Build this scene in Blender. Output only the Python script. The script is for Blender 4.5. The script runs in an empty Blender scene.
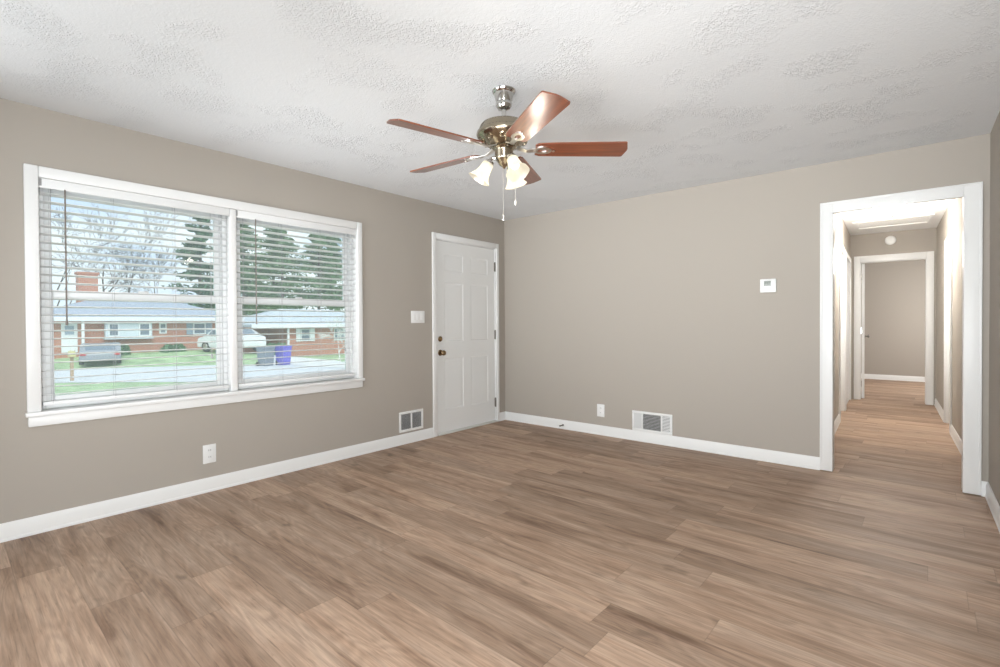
import bpy, bmesh, math, random
from mathutils import Vector, Matrix, Euler
R = math.radians
S = bpy.context.scene
COL = S.collection

# ------------------------------------------------------------------ camera
cam_d = bpy.data.cameras.new('camera')
cam = bpy.data.objects.new('camera', cam_d)
COL.objects.link(cam)
S.camera = cam
_yaw, _pitch, _roll = 0.7082, -0.0107, -0.0054
_F = Vector((-math.sin(_yaw) * math.cos(_pitch), math.cos(_yaw) * math.cos(_pitch), math.sin(_pitch)))
_R = Vector((math.cos(_yaw), math.sin(_yaw), 0))
_U = _R.cross(_F)
_R2 = _R * math.cos(_roll) + _U * math.sin(_roll)
_U2 = -_R * math.sin(_roll) + _U * math.cos(_roll)
m3 = Matrix((_R2, _U2, -_F)).transposed()
cam.matrix_world = Matrix.Translation((3.8107, -4.6719, 1.192)) @ m3.to_4x4()
cam_d.sensor_fit = 'HORIZONTAL'
cam_d.sensor_width = 36.0
cam_d.lens = 490.92 / 1000 * 36.0
cam_d.shift_x = 6.89 / 1000
cam_d.shift_y = -5.59 / 1000
cam_d.clip_start = 0.05
cam_d.clip_end = 400

# ------------------------------------------------------------------ colour management
vs = S.view_settings
S.display_settings.display_device = 'sRGB'
vs.view_transform = 'Standard'
vs.look = 'None'
vs.gamma = 1.0
vs.use_curve_mapping = False
vs.exposure = 0.06

# ------------------------------------------------------------------ sky: bright broken overcast
world = bpy.data.worlds.new('overcast_sky')
S.world = world
world.use_nodes = True
wn, wl = world.node_tree.nodes, world.node_tree.links
wn.clear()
w_out = wn.new('ShaderNodeOutputWorld')
w_bg = wn.new('ShaderNodeBackground')
w_tc = wn.new('ShaderNodeTexCoord')
w_map = wn.new('ShaderNodeMapping')
w_map.inputs['Scale'].default_value = (1.0, 1.0, 3.0)
w_no = wn.new('ShaderNodeTexNoise')
w_no.inputs['Scale'].default_value = 3.0
w_no.inputs['Detail'].default_value = 5.0
w_ramp = wn.new('ShaderNodeValToRGB')
w_ramp.color_ramp.elements[0].position = 0.38
w_ramp.color_ramp.elements[0].color = (0.44, 0.52, 0.66, 1)
w_ramp.color_ramp.elements[1].position = 0.58
w_ramp.color_ramp.elements[1].color = (0.70, 0.72, 0.74, 1)
wl.new(w_tc.outputs['Generated'], w_map.inputs['Vector'])
wl.new(w_map.outputs['Vector'], w_no.inputs['Vector'])
wl.new(w_no.outputs['Fac'], w_ramp.inputs['Fac'])
wl.new(w_ramp.outputs['Color'], w_bg.inputs['Color'])
w_bg.inputs['Strength'].default_value = 1.85
wl.new(w_bg.outputs['Background'], w_out.inputs['Surface'])

# ------------------------------------------------------------------ big lights
def area(name, loc, target, sx, sy, energy, col=(1, 1, 1), spread=180):
    d = bpy.data.lights.new(name, 'AREA')
    d.shape = 'RECTANGLE'
    d.size, d.size_y, d.energy, d.color = sx, sy, energy, col
    d.spread = R(spread)
    o = bpy.data.objects.new(name, d)
    COL.objects.link(o)
    o.location = loc
    o.rotation_euler = (Vector(target) - Vector(loc)).to_track_quat('-Z', 'Y').to_euler()
    return o

def point(name, loc, energy, col=(1, 1, 1), rad=0.05):
    d = bpy.data.lights.new(name, 'POINT')
    d.energy, d.color, d.shadow_soft_size = energy, col, rad
    o = bpy.data.objects.new(name, d)
    COL.objects.link(o)
    o.location = loc
    return o

# added fill light in front of the solid rear wall, no window there
area('rear_fill_light', (1.50, -5.22, 1.40), (3.6, -0.6, 1.3), 2.6, 1.7, 27, (0.90, 0.96, 1.0))
# two invented fill lights behind the camera, tipped up to brighten the ceiling
area('ceiling_fill_light', (0.9, -5.05, 0.9), (1.2, 0.4, 2.35), 1.1, 0.9, 15.5, (0.95, 0.98, 1.0), 70)
area('ceiling_fill_light', (3.1, -5.10, 0.9), (3.2, 0.4, 2.35), 1.1, 0.9, 15.5, (0.95, 0.98, 1.0), 70)
# made-up cool fill from behind right, lifts the left wall and ceiling
area('side_fill_light', (4.10, -5.0, 1.1), (1.0, -2.6, 1.5), 0.6, 1.6, 114, (0.92, 0.97, 1.0))
# unseen area light put in to light the bedroom past the hall
area('bedroom_fill_light', (4.85, 6.5, 1.4), (2.5, 6.6, 1.2), 1.2, 1.2, 50, (1.0, 0.98, 0.95))

# thin-overcast sun, high behind the house: lights the fronts across the street
sd_ = bpy.data.lights.new('hazy_sun', 'SUN'); sd_.energy = 2.6; sd_.angle = R(35); sd_.color = (1.0, 0.98, 0.95)
so_ = bpy.data.objects.new('hazy_sun', sd_); COL.objects.link(so_)
so_.rotation_euler = Vector((-0.72, 0.25, -0.70)).to_track_quat('-Z', 'Y').to_euler()

# ------------------------------------------------------------------ materials
def sock(n, *names):
    for k in names:
        if k in n.inputs:
            return n.inputs[k]

def mat(name, col, rough=0.5, metal=0.0, spec=0.5, noise=0.0, nscale=8.0, bump=0.0, bscale=40.0, coat=0.0, trans=None):
    m = bpy.data.materials.new(name)
    m.use_nodes = True
    nt = m.node_tree
    b = nt.nodes['Principled BSDF']
    b.inputs['Base Color'].default_value = (*col, 1)
    b.inputs['Roughness'].default_value = rough
    b.inputs['Metallic'].default_value = metal
    s = sock(b, 'Specular IOR Level', 'Specular')
    if s: s.default_value = spec
    if coat:
        b.inputs['Coat Weight'].default_value = coat
        b.inputs['Coat Roughness'].default_value = 0.12
    tc = nt.nodes.new('ShaderNodeTexCoord')
    if noise:
        n = nt.nodes.new('ShaderNodeTexNoise')
        n.inputs['Scale'].default_value = nscale
        n.inputs['Detail'].default_value = 4
        nt.links.new(tc.outputs['Object'], n.inputs['Vector'])
        r = nt.nodes.new('ShaderNodeValToRGB')
        r.color_ramp.elements[0].position = 0.3
        r.color_ramp.elements[1].position = 0.7
        r.color_ramp.elements[0].color = (*[c * (1 - noise) for c in col], 1)
        r.color_ramp.elements[1].color = (*[min(1, c * (1 + noise)) for c in col], 1)
        nt.links.new(n.outputs['Fac'], r.inputs['Fac'])
        nt.links.new(r.outputs['Color'], b.inputs['Base Color'])
    if bump:
        n = nt.nodes.new('ShaderNodeTexNoise')
        n.inputs['Scale'].default_value = bscale
        n.inputs['Detail'].default_value = 3
        nt.links.new(tc.outputs['Object'], n.inputs['Vector'])
        bp = nt.nodes.new('ShaderNodeBump')
        bp.inputs['Strength'].default_value = bump
        bp.inputs['Distance'].default_value = 0.01
        nt.links.new(n.outputs['Fac'], bp.inputs['Height'])
        nt.links.new(bp.outputs['Normal'], b.inputs['Normal'])
    return m

def math_node(nt, op, a, b=None, c=None):
    n = nt.nodes.new('ShaderNodeMath')
    n.operation = op
    for i, v in enumerate((a, b, c)):
        if v is None: continue
        if isinstance(v, (int, float)): n.inputs[i].default_value = v
        else: nt.links.new(v, n.inputs[i])
    return n.outputs[0]

def ramp(nt, fac, stops):
    r = nt.nodes.new('ShaderNodeValToRGB')
    e = r.color_ramp.elements
    e[0].position, e[0].color = stops[0][0], (*stops[0][1], 1)
    e[1].position, e[1].color = stops[-1][0], (*stops[-1][1], 1)
    for p, c in stops[1:-1]:
        k = e.new(p); k.color = (*c, 1)
    nt.links.new(fac, r.inputs['Fac'])
    return r.outputs['Color']

def mixc(nt, kind, fac, a, b):
    n = nt.nodes.new('ShaderNodeMix')
    n.data_type = 'RGBA'
    n.blend_type = kind
    if isinstance(fac, (int, float)): n.inputs[0].default_value = fac
    else: nt.links.new(fac, n.inputs[0])
    for i, v in ((6, a), (7, b)):
        if isinstance(v, tuple): n.inputs[i].default_value = (*v, 1)
        else: nt.links.new(v, n.inputs[i])
    return n.outputs[2]

def floor_material():
    m = bpy.data.materials.new('vinyl_oak_planks')
    m.use_nodes = True
    nt = m.node_tree; L = nt.links
    b = nt.nodes['Principled BSDF']
    tc = nt.nodes.new('ShaderNodeTexCoord')
    mp = nt.nodes.new('ShaderNodeMapping')
    mp.inputs['Rotation'].default_value = (0, 0, R(1.0))
    L.new(tc.outputs['Object'], mp.inputs['Vector'])
    sp = nt.nodes.new('ShaderNodeSeparateXYZ')
    L.new(mp.outputs['Vector'], sp.inputs[0])
    X, Y = sp.outputs[0], sp.outputs[1]
    W, LEN = 0.184, 1.22
    ry = math_node(nt, 'DIVIDE', math_node(nt, 'ADD', Y, 2.36 + W * 40), W)
    row = math_node(nt, 'FLOOR', ry)
    wn1 = nt.nodes.new('ShaderNodeTexWhiteNoise'); wn1.noise_dimensions = '1D'
    L.new(row, wn1.inputs['W'])
    rx = math_node(nt, 'ADD', math_node(nt, 'DIVIDE', X, LEN), math_node(nt, 'ADD', math_node(nt, 'MULTIPLY', wn1.outputs['Value'], 3.0), 20.0))
    colm = math_node(nt, 'FLOOR', rx)
    cb = nt.nodes.new('ShaderNodeCombineXYZ')
    L.new(colm, cb.inputs[0]); L.new(row, cb.inputs[1])
    wn2 = nt.nodes.new('ShaderNodeTexWhiteNoise'); wn2.noise_dimensions = '2D'
    L.new(cb.outputs[0], wn2.inputs['Vector'])
    rnd = wn2.outputs['Value']
    # seams
    fx = math_node(nt, 'FRACT', rx); fy = math_node(nt, 'FRACT', ry)
    ex = math_node(nt, 'MULTIPLY', math_node(nt, 'MINIMUM', fx, math_node(nt, 'SUBTRACT', 1.0, fx)), LEN)
    ey = math_node(nt, 'MULTIPLY', math_node(nt, 'MINIMUM', fy, math_node(nt, 'SUBTRACT', 1.0, fy)), W)
    edge = math_node(nt, 'MINIMUM', ex, ey)
    seam = nt.nodes.new('ShaderNodeMapRange')
    seam.inputs['From Min'].default_value = 0.0
    seam.inputs['From Max'].default_value = 0.0028
    seam.inputs['To Min'].default_value = 0.72
    seam.inputs['To Max'].default_value = 1.0
    L.new(edge, seam.inputs['Value'])
    # per plank shifted grain coordinates
    off = nt.nodes.new('ShaderNodeVectorMath'); off.operation = 'SCALE'
    L.new(wn2.outputs['Color'], off.inputs[0]); off.inputs['Scale'].default_value = 37.0
    ad = nt.nodes.new('ShaderNodeVectorMath'); ad.operation = 'ADD'
    L.new(mp.outputs['Vector'], ad.inputs[0]); L.new(off.outputs[0], ad.inputs[1])
    def grain(sx, sy, scale, detail, dist, rough=0.6):
        q = nt.nodes.new('ShaderNodeMapping')
        q.inputs['Scale'].default_value = (sx, sy, 1)
        L.new(ad.outputs[0], q.inputs['Vector'])
        n = nt.nodes.new('ShaderNodeTexNoise')
        n.inputs['Scale'].default_value = scale
        n.inputs['Detail'].default_value = detail
        n.inputs['Roughness'].default_value = rough
        n.inputs['Distortion'].default_value = dist
        L.new(q.outputs[0], n.inputs['Vector'])
        return n.outputs['Fac']
    g1 = grain(1.1, 9.0, 1.0, 5, 0.6)           # broad streaks
    g2 = grain(3.5, 120.0, 1.0, 5, 0.4, 0.7)          # fine grain
    g3 = grain(0.9, 6.0, 1.0, 2, 0.2)           # contours for the cathedral figure
    rings = math_node(nt, 'SINE', math_node(nt, 'MULTIPLY', g3, 90.0))
    rings = math_node(nt, 'MULTIPLY', math_node(nt, 'ADD', rings, 1.0), 0.5)
    kn = grain(4.0, 9.0, 1.0, 2, 0.0)           # knots
    base = ramp(nt, g1, [(0.28, FLOOR_DARK), (0.46, FLOOR_MID), (0.68, FLOOR_LIGHT)])
    tone = nt.nodes.new('ShaderNodeMapRange')
    tone.inputs['To Min'].default_value = 0.82
    tone.inputs['To Max'].default_value = 1.14
    L.new(rnd, tone.inputs['Value'])
    t2 = math_node(nt, 'MULTIPLY', tone.outputs[0], seam.outputs[0])
    fine = nt.nodes.new('ShaderNodeMapRange')
    fine.inputs['From Min'].default_value = 0.3; fine.inputs['From Max'].default_value = 0.7
    fine.inputs['To Min'].default_value = 0.77; fine.inputs['To Max'].default_value = 1.20
    L.new(g2, fine.inputs['Value'])
    t3 = math_node(nt, 'MULTIPLY', t2, fine.outputs[0])
    rg = nt.nodes.new('ShaderNodeMapRange')
    rg.inputs['To Min'].default_value = 0.89; rg.inputs['To Max'].default_value = 1.05
    L.new(rings, rg.inputs['Value'])
    t4 = math_node(nt, 'MULTIPLY', t3, rg.outputs[0])
    k = nt.nodes.new('ShaderNodeMapRange')
    k.inputs['From Min'].default_value = 0.66; k.inputs['From Max'].default_value = 0.76
    k.inputs['To Min'].default_value = 1.0; k.inputs['To Max'].default_value = 0.62
    L.new(kn, k.inputs['Value'])
    pore = nt.nodes.new('ShaderNodeMapRange')
    pore.inputs['From Min'].default_value = 0.58; pore.inputs['From Max'].default_value = 0.72
    pore.inputs['To Min'].default_value = 1.0; pore.inputs['To Max'].default_value = 0.70
    L.new(grain(7.0, 90.0, 1.0, 3, 0.2, 0.65), pore.inputs['Value'])
    t5 = math_node(nt, 'MULTIPLY', math_node(nt, 'MULTIPLY', t4, pore.outputs[0]), k.outputs[0])
    cc = nt.nodes.new('ShaderNodeCombineColor')
    for i in range(3): L.new(t5, cc.inputs[i])
    colr = mixc(nt, 'MULTIPLY', 1.0, base, cc.outputs[0])
    L.new(colr, b.inputs['Base Color'])
    rr = nt.nodes.new('ShaderNodeMapRange')
    rr.inputs['To Min'].default_value = 0.44; rr.inputs['To Max'].default_value = 0.58
    L.new(g2, rr.inputs['Value'])
    L.new(rr.outputs[0], b.inputs['Roughness'])
    s = sock(b, 'Specular IOR Level', 'Specular'); s.default_value = 0.32
    bp = nt.nodes.new('ShaderNodeBump')
    bp.inputs['Strength'].default_value = 0.12
    bp.inputs['Distance'].default_value = 0.003
    L.new(math_node(nt, 'MULTIPLY', seam.outputs[0], math_node(nt, 'ADD', g2, 1.0)), bp.inputs['Height'])
    L.new(bp.outputs['Normal'], b.inputs['Normal'])
    return m

def ceiling_material():
    m = bpy.data.materials.new('textured_ceiling_paint')
    m.use_nodes = True
    nt = m.node_tree; L = nt.links
    b = nt.nodes['Principled BSDF']
    b.inputs['Base Color'].default_value = (0.74, 0.755, 0.77, 1)
    b.inputs['Roughness'].default_value = 0.85
    sock(b, 'Specular IOR Level', 'Specular').default_value = 0.2
    tc = nt.nodes.new('ShaderNodeTexCoord')
    n1 = nt.nodes.new('ShaderNodeTexNoise')       # crow's-foot brush marks
    n1.inputs['Scale'].default_value = 52; n1.inputs['Detail'].default_value = 3; n1.inputs['Distortion'].default_value = 1.4
    n2 = nt.nodes.new('ShaderNodeTexNoise')       # patches where the brush landed
    n2.inputs['Scale'].default_value = 3.2; n2.inputs['Detail'].default_value = 2
    for n in (n1, n2): L.new(tc.outputs['Object'], n.inputs['Vector'])
    r1 = ramp(nt, n1.outputs['Fac'], [(0.44, (0, 0, 0)), (0.60, (1, 1, 1))])
    r2 = ramp(nt, n2.outputs['Fac'], [(0.48, (0.12, 0.12, 0.12)), (0.62, (1, 1, 1))])
    h = mixc(nt, 'MULTIPLY', 1.0, r1, r2)
    bp = nt.nodes.new('ShaderNodeBump')
    bp.inputs['Strength'].default_value = 0.60
    bp.inputs['Distance'].default_value = 0.005
    L.new(h, bp.inputs['Height'])
    L.new(bp.outputs['Normal'], b.inputs['Normal'])
    return m

def brick_material():
    m = bpy.data.materials.new('red_brick')
    m.use_nodes = True
    nt = m.node_tree; L = nt.links
    b = nt.nodes['Principled BSDF']
    tc = nt.nodes.new('ShaderNodeTexCoord')
    mp = nt.nodes.new('ShaderNodeMapping')
    mp.inputs['Rotation'].default_value = (R(90), 0, R(90))
    sp = nt.nodes.new('ShaderNodeSeparateXYZ'); L.new(tc.outputs['Object'], sp.inputs[0])
    cb = nt.nodes.new('ShaderNodeCombineXYZ')
    L.new(math_node(nt, 'ADD', sp.outputs[0], sp.outputs[1]), cb.inputs[0]); L.new(sp.outputs[2], cb.inputs[1])
    br = nt.nodes.new('ShaderNodeTexBrick')
    br.inputs['Scale'].default_value = 1.0
    br.inputs['Brick Width'].default_value = 0.24
    br.inputs['Row Height'].default_value = 0.08
    br.inputs['Mortar Size'].default_value = 0.008
    br.inputs['Color1'].default_value = (0.52, 0.20, 0.12, 1)
    br.inputs['Color2'].default_value = (0.44, 0.155, 0.10, 1)
    br.inputs['Mortar'].default_value = (0.45, 0.36, 0.31, 1)
    L.new(cb.outputs[0], br.inputs['Vector'])
    L.new(br.outputs['Color'], b.inputs['Base Color'])
    b.inputs['Roughness'].default_value = 0.9
    return m

def wood_blade_material():
    m = bpy.data.materials.new('cherry_blade_wood')
    m.use_nodes = True
    nt = m.node_tree; L = nt.links
    b = nt.nodes['Principled BSDF']
    tc = nt.nodes.new('ShaderNodeTexCoord')
    mp = nt.nodes.new('ShaderNodeMapping'); mp.inputs['Scale'].default_value = (2.0, 26.0, 1)
    L.new(tc.outputs['Object'], mp.inputs['Vector'])
    n = nt.nodes.new('ShaderNodeTexNoise'); n.inputs['Scale'].default_value = 1.6; n.inputs['Detail'].default_value = 5; n.inputs['Distortion'].default_value = 0.4
    L.new(mp.outputs[0], n.inputs['Vector'])
    L.new(ramp(nt, n.outputs['Fac'], [(0.3, (0.10, 0.022, 0.007)), (0.55, (0.19, 0.044, 0.012)), (0.75, (0.25, 0.066, 0.018))]), b.inputs['Base Color'])
    b.inputs['Roughness'].default_value = 0.34
    sock(b, 'Specular IOR Level', 'Specular').default_value = 0.6
    b.inputs['Coat Weight'].default_value = 1.0
    b.inputs['Coat Roughness'].default_value = 0.26
    b.inputs['Coat IOR'].default_value = 1.65
    return m

def glow(name, col, strength, base=(0.9, 0.88, 0.82)):
    m = bpy.data.materials.new(name)
    m.use_nodes = True
    nt = m.node_tree; nt.nodes.clear()
    o = nt.nodes.new('ShaderNodeOutputMaterial')
    e = nt.nodes.new('ShaderNodeEmission'); e.inputs['Color'].default_value = (*col, 1); e.inputs['Strength'].default_value = strength
    t = nt.nodes.new('ShaderNodeBsdfTranslucent'); t.inputs['Color'].default_value = (*base, 1)
    g = nt.nodes.new('ShaderNodeBsdfGlossy'); g.inputs['Roughness'].default_value = 0.3
    mx = nt.nodes.new('ShaderNodeMixShader'); mx.inputs[0].default_value = 0.08
    a = nt.nodes.new('ShaderNodeAddShader')
    nt.links.new(t.outputs[0], mx.inputs[1]); nt.links.new(g.outputs[0], mx.inputs[2])
    nt.links.new(mx.outputs[0], a.inputs[0]); nt.links.new(e.outputs[0], a.inputs[1])
    nt.links.new(a.outputs[0], o.inputs[0])
    return m

def glass_material():
    m = bpy.data.materials.new('hazed_window_glass')
    m.use_nodes = True
    nt = m.node_tree; nt.nodes.clear()
    o = nt.nodes.new('ShaderNodeOutputMaterial')
    t = nt.nodes.new('ShaderNodeBsdfTransparent'); t.inputs['Color'].default_value = (0.93, 0.97, 0.97, 1)
    g = nt.nodes.new('ShaderNodeBsdfGlossy'); g.inputs['Roughness'].default_value = 0.02
    f = nt.nodes.new('ShaderNodeFresnel'); f.inputs['IOR'].default_value = 1.35
    d = nt.nodes.new('ShaderNodeBsdfTranslucent'); d.inputs['Color'].default_value = (0.92, 0.96, 1.0, 1)
    m1 = nt.nodes.new('ShaderNodeMixShader'); m1.inputs[0].default_value = 0.11  # milky share mixed in to imitate the washed-out glare of the view
    m2 = nt.nodes.new('ShaderNodeMixShader')
    nt.links.new(t.outputs[0], m1.inputs[1]); nt.links.new(d.outputs[0], m1.inputs[2])
    nt.links.new(f.outputs[0], m2.inputs[0]); nt.links.new(m1.outputs[0], m2.inputs[1]); nt.links.new(g.outputs[0], m2.inputs[2])
    nt.links.new(m2.outputs[0], o.inputs[0])
    return m

FLOOR_DARK = (0.215, 0.129, 0.084)
FLOOR_MID = (0.405, 0.274, 0.192)
FLOOR_LIGHT = (0.515, 0.374, 0.278)
M = {
    'wall': mat('greige_wall_paint', (0.440, 0.402, 0.356), 0.75, spec=0.25, bump=0.05, bscale=180),
    'ceiling': ceiling_material(),
    'flatwhite': mat('flat_white_ceiling_paint', (0.88, 0.88, 0.87), 0.8, spec=0.2),
    'floor': floor_material(),
    'trim': mat('white_trim_paint', (0.86, 0.865, 0.86), 0.35, spec=0.4),
    'door': mat('white_door_paint', (0.83, 0.84, 0.835), 0.42, spec=0.4),
    'blind': mat('white_blind_slat', (0.84, 0.85, 0.85), 0.4, spec=0.4),
    'cord': mat('grey_white_cord', (0.45, 0.45, 0.46), 0.8),
    'wand': mat('clear_grey_wand', (0.20, 0.17, 0.15), 0.3),
    'clip': mat('grey_valance_clip', (0.32, 0.32, 0.32), 0.4),
    'vinyl': mat('white_vinyl_sash', (0.92, 0.93, 0.93), 0.35),
    'glass': glass_material(),
    'plastic': mat('white_plastic', (0.86, 0.865, 0.86), 0.35),
    'ventmetal': mat('white_vent_enamel', (0.85, 0.855, 0.85), 0.4),
    'ventdark': mat('dark_duct', (0.16, 0.16, 0.16), 0.8),
    'slot': mat('dark_slot', (0.05, 0.05, 0.05), 0.6),
    'lcd': mat('grey_display', (0.33, 0.36, 0.33), 0.25),
    'lcdmark': mat('display_segment', (0.16, 0.18, 0.17), 0.3),
    'nickel': mat('brushed_nickel', (0.55, 0.54, 0.52), 0.13, 1.0),
    'pewter': mat('antique_pewter', (0.36, 0.31, 0.235), 0.2, 1.0),
    'silver': mat('pale_silver_metal', (0.80, 0.78, 0.74), 0.28, 1.0),
    'brass': mat('aged_brass', (0.27, 0.19, 0.11), 0.22, 1.0),
    'hinge': mat('dark_nickel_hinge', (0.22, 0.21, 0.19), 0.35, 1.0),
    'blade': wood_blade_material(),
    'shade': glow('frosted_lamp_glass', (1.0, 0.91, 0.74), 0.34, (0.62, 0.60, 0.54)),
    'bulb': glow('lit_bulb', (1.0, 0.93, 0.80), 2.0),
    'dome': glow('lit_ceiling_dome', (1.0, 0.96, 0.90), 22.0),
    'rubber': mat('black_rubber', (0.03, 0.03, 0.03), 0.7),
    'threshold': mat('white_threshold', (0.66, 0.66, 0.64), 0.4),
    # outdoors
    'grass': mat('spring_lawn', (0.34, 0.46, 0.25), 0.95, noise=0.35, nscale=1.2),
    'asphalt': mat('pale_asphalt', (0.58, 0.60, 0.62), 0.9, noise=0.08, nscale=2),
    'concrete': mat('pale_concrete', (0.66, 0.66, 0.64), 0.9, noise=0.06, nscale=2),
    'brick': brick_material(),
    'roof': mat('blue_grey_shingles', (0.36, 0.40, 0.48), 0.8, noise=0.12, nscale=6),
    'roofpale': mat('pale_grey_shingles', (0.50, 0.55, 0.60), 0.8, noise=0.12, nscale=6),
    'housetrim': mat('white_house_trim', (0.80, 0.82, 0.84), 0.6),
    'siding': mat('pale_blue_siding', (0.62, 0.68, 0.74), 0.6),
    'houseglass': mat('house_window_glass', (0.16, 0.20, 0.25), 0.1),
    'shutter': mat('blue_grey_shutter', (0.30, 0.37, 0.45), 0.6),
    'bark': mat('grey_bark', (0.10, 0.085, 0.08), 0.95, noise=0.3, nscale=5),
    'pine': mat('pine_needles', (0.15, 0.25, 0.12), 0.9, noise=0.4, nscale=0.8),
    'evergreen': mat('evergreen_leaves', (0.08, 0.17, 0.09), 0.9, noise=0.4, nscale=0.9),
    'hedge': mat('hedge_leaves', (0.10, 0.22, 0.10), 0.9, noise=0.4, nscale=3),
    'blossom': mat('pale_blossom', (0.72, 0.74, 0.68), 0.9),
    'binblue': mat('blue_violet_plastic', (0.13, 0.11, 0.55), 0.5),
    'bingrey': mat('grey_plastic', (0.20, 0.23, 0.27), 0.5),
    'carwhite': mat('white_car_paint', (0.78, 0.79, 0.80), 0.25, coat=0.5),
    'carsilver': mat('silver_car_paint', (0.26, 0.28, 0.31), 0.3, coat=0.5),
    'tyre': mat('tyre_rubber', (0.03, 0.03, 0.03), 0.8),
    'taillight': mat('red_tail_light', (0.45, 0.03, 0.03), 0.3),
    'postwood': mat('weathered_post', (0.42, 0.30, 0.20), 0.9),
    'mailyellow': mat('cream_mailbox_paint', (0.62, 0.55, 0.28), 0.5),
}

# ------------------------------------------------------------------ mesh builder
class MB:
    def __init__(s): s.bm = bmesh.new()
    def box(s, a, b, bev=0.0, seg=2):
        r = bmesh.ops.create_cube(s.bm, size=1)
        v = r['verts']
        c = [(a[i] + b[i]) / 2 for i in range(3)]
        d = [abs(b[i] - a[i]) for i in range(3)]
        for q in v: q.co = Vector((c[0] + q.co.x * d[0], c[1] + q.co.y * d[1], c[2] + q.co.z * d[2]))
        if bev:
            e = list({e for q in v for e in q.link_edges})
            bmesh.ops.bevel(s.bm, geom=e, offset=min(bev, min(d) * 0.45), segments=seg, affect='EDGES', profile=0.5)
        return s
    def prism(s, pts, off):
        """closed polygon pts (3-D) extruded by vector off"""
        off = Vector(off)
        a = [s.bm.verts.new(Vector(p)) for p in pts]
        b = [s.bm.verts.new(Vector(p) + off) for p in pts]
        n = len(pts)
        s.bm.faces.new(a[::-1]); s.bm.faces.new(b)
        for i in range(n): s.bm.faces.new((a[i], a[(i + 1) % n], b[(i + 1) % n], b[i]))
        return s
    def tube(s, pts, rad, n=10, caps=True):
        pts = [Vector(p) for p in pts]
        if isinstance(rad, (int, float)): rad = [rad] * len(pts)
        rings = []
        up = None
        for i, p in enumerate(pts):
            t = (pts[min(i + 1, len(pts) - 1)] - pts[max(i - 1, 0)]).normalized()
            if up is None:
                up = Vector((0, 0, 1)) if abs(t.z) < 0.9 else Vector((1, 0, 0))
            u = t.cross(up)
            if u.length < 1e-6: u = t.cross(Vector((0, 1, 0)))
            u.normalize(); w = u.cross(t).normalized(); up = w
            rings.append([s.bm.verts.new(p + (u * math.cos(2 * math.pi * k / n) + w * math.sin(2 * math.pi * k / n)) * rad[i]) for k in range(n)])
        for a, b in zip(rings, rings[1:]):
            for k in range(n): s.bm.faces.new((a[k], a[(k + 1) % n], b[(k + 1) % n], b[k]))
        if caps:
            s.bm.faces.new(rings[0][::-1]); s.bm.faces.new(rings[-1])
        return s
    def lathe(s, prof, o=(0, 0, 0), axis=(0, 0, 1), n=32, caps=True, ripple=None):
        """prof = [(radius, height)] along axis from o"""
        ax = Vector(axis).normalized(); o = Vector(o)
        u = ax.orthogonal().normalized(); w = ax.cross(u)
        rings = []
        for r, h in prof:
            rr = max(r, 1e-4)
            ring = []
            for k in range(n):
                t = 2 * math.pi * k / n
                f = ripple(t, h) if ripple else 1.0
                ring.append(s.bm.verts.new(o + ax * h + (u * math.cos(t) + w * math.sin(t)) * rr * f))
            rings.append(ring)
        for a, b in zip(rings, rings[1:]):
            for k in range(n): s.bm.faces.new((a[k], a[(k + 1) % n], b[(k + 1) % n], b[k]))
        if caps:
            s.bm.faces.new(rings[0][::-1]); s.bm.faces.new(rings[-1])
        return s
    def quad(s, a, b, c, d):
        s.bm.faces.new([s.bm.verts.new(Vector(p)) for p in (a, b, c, d)]); return s
    def build(s, name, m, parent=None, smooth=True, ang=35, xf=None, solid=True):
        if xf is not None: bmesh.ops.transform(s.bm, matrix=xf, verts=s.bm.verts)
        if solid: bmesh.ops.recalc_face_normals(s.bm, faces=s.bm.faces)
        me = bpy.data.meshes.new(name)
        s.bm.to_mesh(me); s.bm.free()
        me.materials.append(m)
        if smooth:
            for p in me.polygons: p.use_smooth = True
            try: me.set_sharp_from_angle(angle=R(ang))
            except Exception: pass
        o = bpy.data.objects.new(name, me)
        COL.objects.link(o)
        if parent is not None: o.parent = parent
        return o

def empty(name, loc=(0, 0, 0), rz=0.0):
    o = bpy.data.objects.new(name, None)
    o.empty_display_size = 0.1
    COL.objects.link(o)
    o.location = loc; o.rotation_euler = (0, 0, rz)
    return o

def tag(o, label, cat, group=None, kind=None):
    o['label'] = label; o['category'] = cat
    if group: o['group'] = group
    if kind: o['kind'] = kind
    return o

def struct(o, label=None, cat=None):
    o['kind'] = 'structure'
    if label: o['label'] = label
    if cat: o['category'] = cat
    return o

def copy_tree(o, parent=None):
    kids = [c for c in bpy.data.objects if c.parent == o]
    c = o.copy(); COL.objects.link(c); c.parent = parent
    for k in kids: copy_tree(k, c)
    return c

# ------------------------------------------------------------------ room dimensions
H = 2.44
WX = 4.1975           # right wall
YB = -5.35            # wall behind the camera
T = 0.13              # wall thickness
HH = 2.485            # hall ceiling
HM = Matrix.Translation((3.66, 0, 0)) @ Matrix.Rotation(0.030, 4, 'Z') @ Matrix.Translation((-3.66, 0, 0))
HL, HR, HV = 3.215, 4.19, 4.56   # hall: left wall, right wall, end wall (before HM)

# window opening and doors on the left wall
WY0, WY1, WZ0, WZ1 = -4.222, -2.108, 0.697, 2.038
DY0, DY1, DZ = -1.150, -0.165, 2.082
# cased opening in the far wall
OX0, OX1, OZ = 3.318, 4.082, 2.066

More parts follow.
